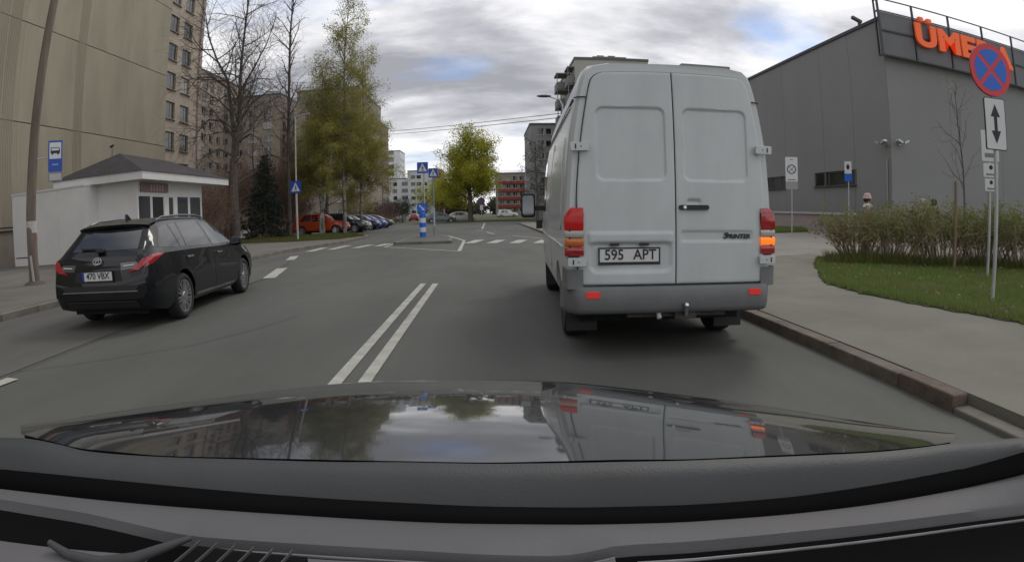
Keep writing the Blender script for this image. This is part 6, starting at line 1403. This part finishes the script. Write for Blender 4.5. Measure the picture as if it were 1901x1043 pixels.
DASH_NEAR = [(-0.715, 0.379, 1.028), (-0.563, 0.42, 1.019), (-0.501, 0.435, 1.014), (-0.45, 0.445, 1.01), (-0.39, 0.457, 1.0), (-0.353, 0.463, 0.993), (-0.334, 0.466, 0.99), (-0.322, 0.468, 0.988), (-0.261, 0.475, 0.986), (-0.175, 0.484, 0.982), (-0.08, 0.489, 0.976), (0.013, 0.49, 0.968), (0.061, 0.489, 0.965), (0.077, 0.488, 0.966), (0.099, 0.487, 0.97), (0.121, 0.486, 0.974), (0.205, 0.48, 0.972), (0.294, 0.469, 0.972), (0.392, 0.454, 0.97), (0.502, 0.432, 0.968), (0.632, 0.402, 0.962), (0.815, 0.352, 0.951)]
DASH_LIP = [(-0.699, 0.367, 1.026), (-0.547, 0.405, 1.019), (-0.486, 0.419, 1.015), (-0.437, 0.429, 1.011), (-0.379, 0.439, 1.002), (-0.342, 0.445, 0.996), (-0.324, 0.448, 0.992), (-0.312, 0.45, 0.99), (-0.253, 0.457, 0.989), (-0.17, 0.464, 0.985), (-0.078, 0.469, 0.981), (0.012, 0.47, 0.973), (0.059, 0.469, 0.969), (0.075, 0.469, 0.971), (0.095, 0.468, 0.974), (0.116, 0.467, 0.978), (0.198, 0.461, 0.976), (0.284, 0.451, 0.976), (0.38, 0.437, 0.973), (0.487, 0.416, 0.969), (0.616, 0.388, 0.962), (0.798, 0.341, 0.949)]

own = thing("own_car", "glossy black bonnet and grey dashboard of the car that follows the white van", "car", (0, 0, 0))
hood_m = mat("hood_paint", (0.006, 0.007, 0.008), 0.4, 0.0, 0.15, coat=1.0)
hood_m.node_tree.nodes['Principled BSDF'].inputs['Coat IOR'].default_value = 1.85
dash_m = mat("dash_plastic", (0.108, 0.105, 0.108), 0.62, var=0.06, vscale=6, bump=0.12, bscale=500, spec=0.3)
cowl_m = mat("cowl_plastic", (0.034, 0.036, 0.037), 0.55, var=0.12, vscale=4, bump=0.1, bscale=300)  # dashboard reflection put into this grey, as no glass pane is built
band_m = mat("screen_band", (0.004, 0.004, 0.004), 0.7, spec=0.1)
gap_m = mat("dash_gap", (0.006, 0.006, 0.006), 0.8, spec=0.1)
low_m = mat("dash_lower", (0.05, 0.048, 0.05), 0.6, var=0.1, vscale=8)
def rs(poly, n):
    """resample a rail evenly by x"""
    xs = [p[0] for p in poly]; fy = pchip(xs, [p[1] for p in poly]); fz = pchip(xs, [p[2] for p in poly])
    x0, x1 = xs[0], xs[-1]
    return [Vector((x0 + (x1 - x0) * i / n, fy(x0 + (x1 - x0) * i / n), fz(x0 + (x1 - x0) * i / n))) for i in range(n + 1)]
def skin(rails, m_, name, parent, smooth=60, off=None):
    mb = MB(); n = len(rails[0])
    for r in rails: mb.v += [tuple(p) for p in r]
    for j in range(len(rails) - 1):
        for i in range(n - 1):
            a = j * n + i; mb.f.append((a, a + 1, a + n + 1, a + n)); mb.m.append(0)
    return mb.build(name, m_, parent, smooth=smooth)
NR = 72
hb, cr = rs(HOOD_BACK, NR), rs(HOOD_CREST, NR)
hr = []
for t in [k / 18 for k in range(19)]:
    row = []
    for a, b in zip(hb, cr):
        p = a.lerp(b, t); p.z += 0.012 * sin(pi * t) + 0.010 * math.exp(-((t - 0.93) / 0.12) ** 2) * 0; row.append(p)
    hr.append(row)
for k, (dy, dz) in enumerate(((0.035, -0.006), (0.08, -0.018), (0.13, -0.04), (0.18, -0.08), (0.22, -0.16), (0.24, -0.3), (0.25, -0.5))):
    hr.append([Vector((b.x * (1 + dy * 0.1), b.y + dy, b.z + dz)) for b in cr])
skin(hr, hood_m, "bonnet", own, 60)
skin([[p + Vector((0, 0, -0.03)) for p in hb], [p + Vector((0, 0.006, -0.002)) for p in hb]], gap_m, "bonnet_edge", own)
cb0, c1, f1, d1, d2, d3 = (rs(k, NR) for k in (COWL_BACK, COWL_FRONT, BAND_FRONT, DASH_FAR, DASH_NEAR, DASH_LIP))
mid = [a.lerp(b, 0.5) + Vector((0, 0, 0.006)) for a, b in zip(cb0, c1)]
skin([[p + Vector((0, 0.012, -0.006)) for p in cb0], cb0, mid, [p + Vector((0, 0.0, 0.001)) for p in c1], [p + Vector((0, -0.002, -0.004)) for p in c1]], cowl_m, "cowl", own)
skin([c1, [a.lerp(b, 0.5) for a, b in zip(c1, f1)], f1, [p + Vector((0, -0.004, -0.05)) for p in f1]], band_m, "screen_band", own)
d1b = [p + Vector((0, 0.01, -0.02)) for p in d1]
rows = [d1b, d1]
for t in (0.15, 0.4, 0.7, 0.9): rows.append([a.lerp(b, t) + Vector((0, 0, 0.006 * sin(pi * t))) for a, b in zip(d1, d2)])
rows += [d2, [p + Vector((0, -0.004, -0.012)) for p in d2]]
skin(rows, dash_m, "dashboard", own, 60)
# below the lip: a dark groove, then the lower dashboard
g1_ = [p + Vector((0, -0.004, -0.012)) for p in d2]
skin([g1_, [p + Vector((0, -0.006, -0.04)) for p in d3], [p + Vector((0, -0.05, -0.06)) for p in d3], [p + Vector((0, -0.3, -0.2)) for p in d3]], gap_m, "dash_recess", own)
lip = [p + Vector((0, -0.014, -0.006)) for p in d2 if -0.3 < p.x < 0.13]
mb = MB(); mb.tube(lip, 0.0022, 6); mb.build("dash_trim", mat("trim_grey", (0.16, 0.155, 0.16), 0.4), own, smooth=60)
rl = [p + Vector((0, -0.02, -0.010)) for p in d2 if p.x > 0.115]
mb = MB(); mb.tube(rl, 0.0018, 6); mb.build("dash_trim", MATS["trim_grey"], own, smooth=60)
# centre front pad below the lip
pad = [p for p in d3 if -0.30 < p.x < 0.13]
skin([[p + Vector((0, -0.002, -0.006)) for p in pad], [p + Vector((0, -0.03, -0.006)) for p in pad], [p + Vector((0, -0.1, -0.04)) for p in pad]], dash_m, "dash_pad", own)
# air vent with its fins, bottom left of the middle
vent = MB(); vb = [p for p in d3 if -0.31 < p.x < -0.17]
for i in range(len(vb) - 1): pass
vx0, vx1 = -0.305, -0.18
vent.box(vx0, vx1, 0.395, 0.446, 0.985, 0.992); vo = vent.build("air_vent", gap_m, own)
for k in range(6):
    s_ = MB(); x = vx0 + 0.012 + 0.02 * k; s_.bar((x, 0.444, 0.999), (x - 0.008, 0.40, 0.999), 0.0012, 0.003); s_.build("vent_fin", mat("fin_grey", (0.07, 0.07, 0.07), 0.5), vo)
# left tray with its curved rim
tr_ = MB(); tr_.tube([(-0.47, 0.40, 0.992), (-0.44, 0.397, 0.984), (-0.40, 0.40, 0.982), (-0.36, 0.412, 0.987), (-0.325, 0.43, 0.997), (-0.305, 0.447, 1.0)], [0.004, 0.006, 0.007, 0.007, 0.005, 0.003], 8); tr_.build("tray_rim", low_m, own, smooth=60)
tr_ = MB(); tr_.grid(lambda u, v: (-0.66 + 0.31 * u, 0.37 + 0.06 * u - 0.09 * v, 0.982 - 0.005 * v), 8, 3); tr_.build("lower_panel", mat("panel_grey", (0.12, 0.115, 0.118), 0.6), own, smooth=60)
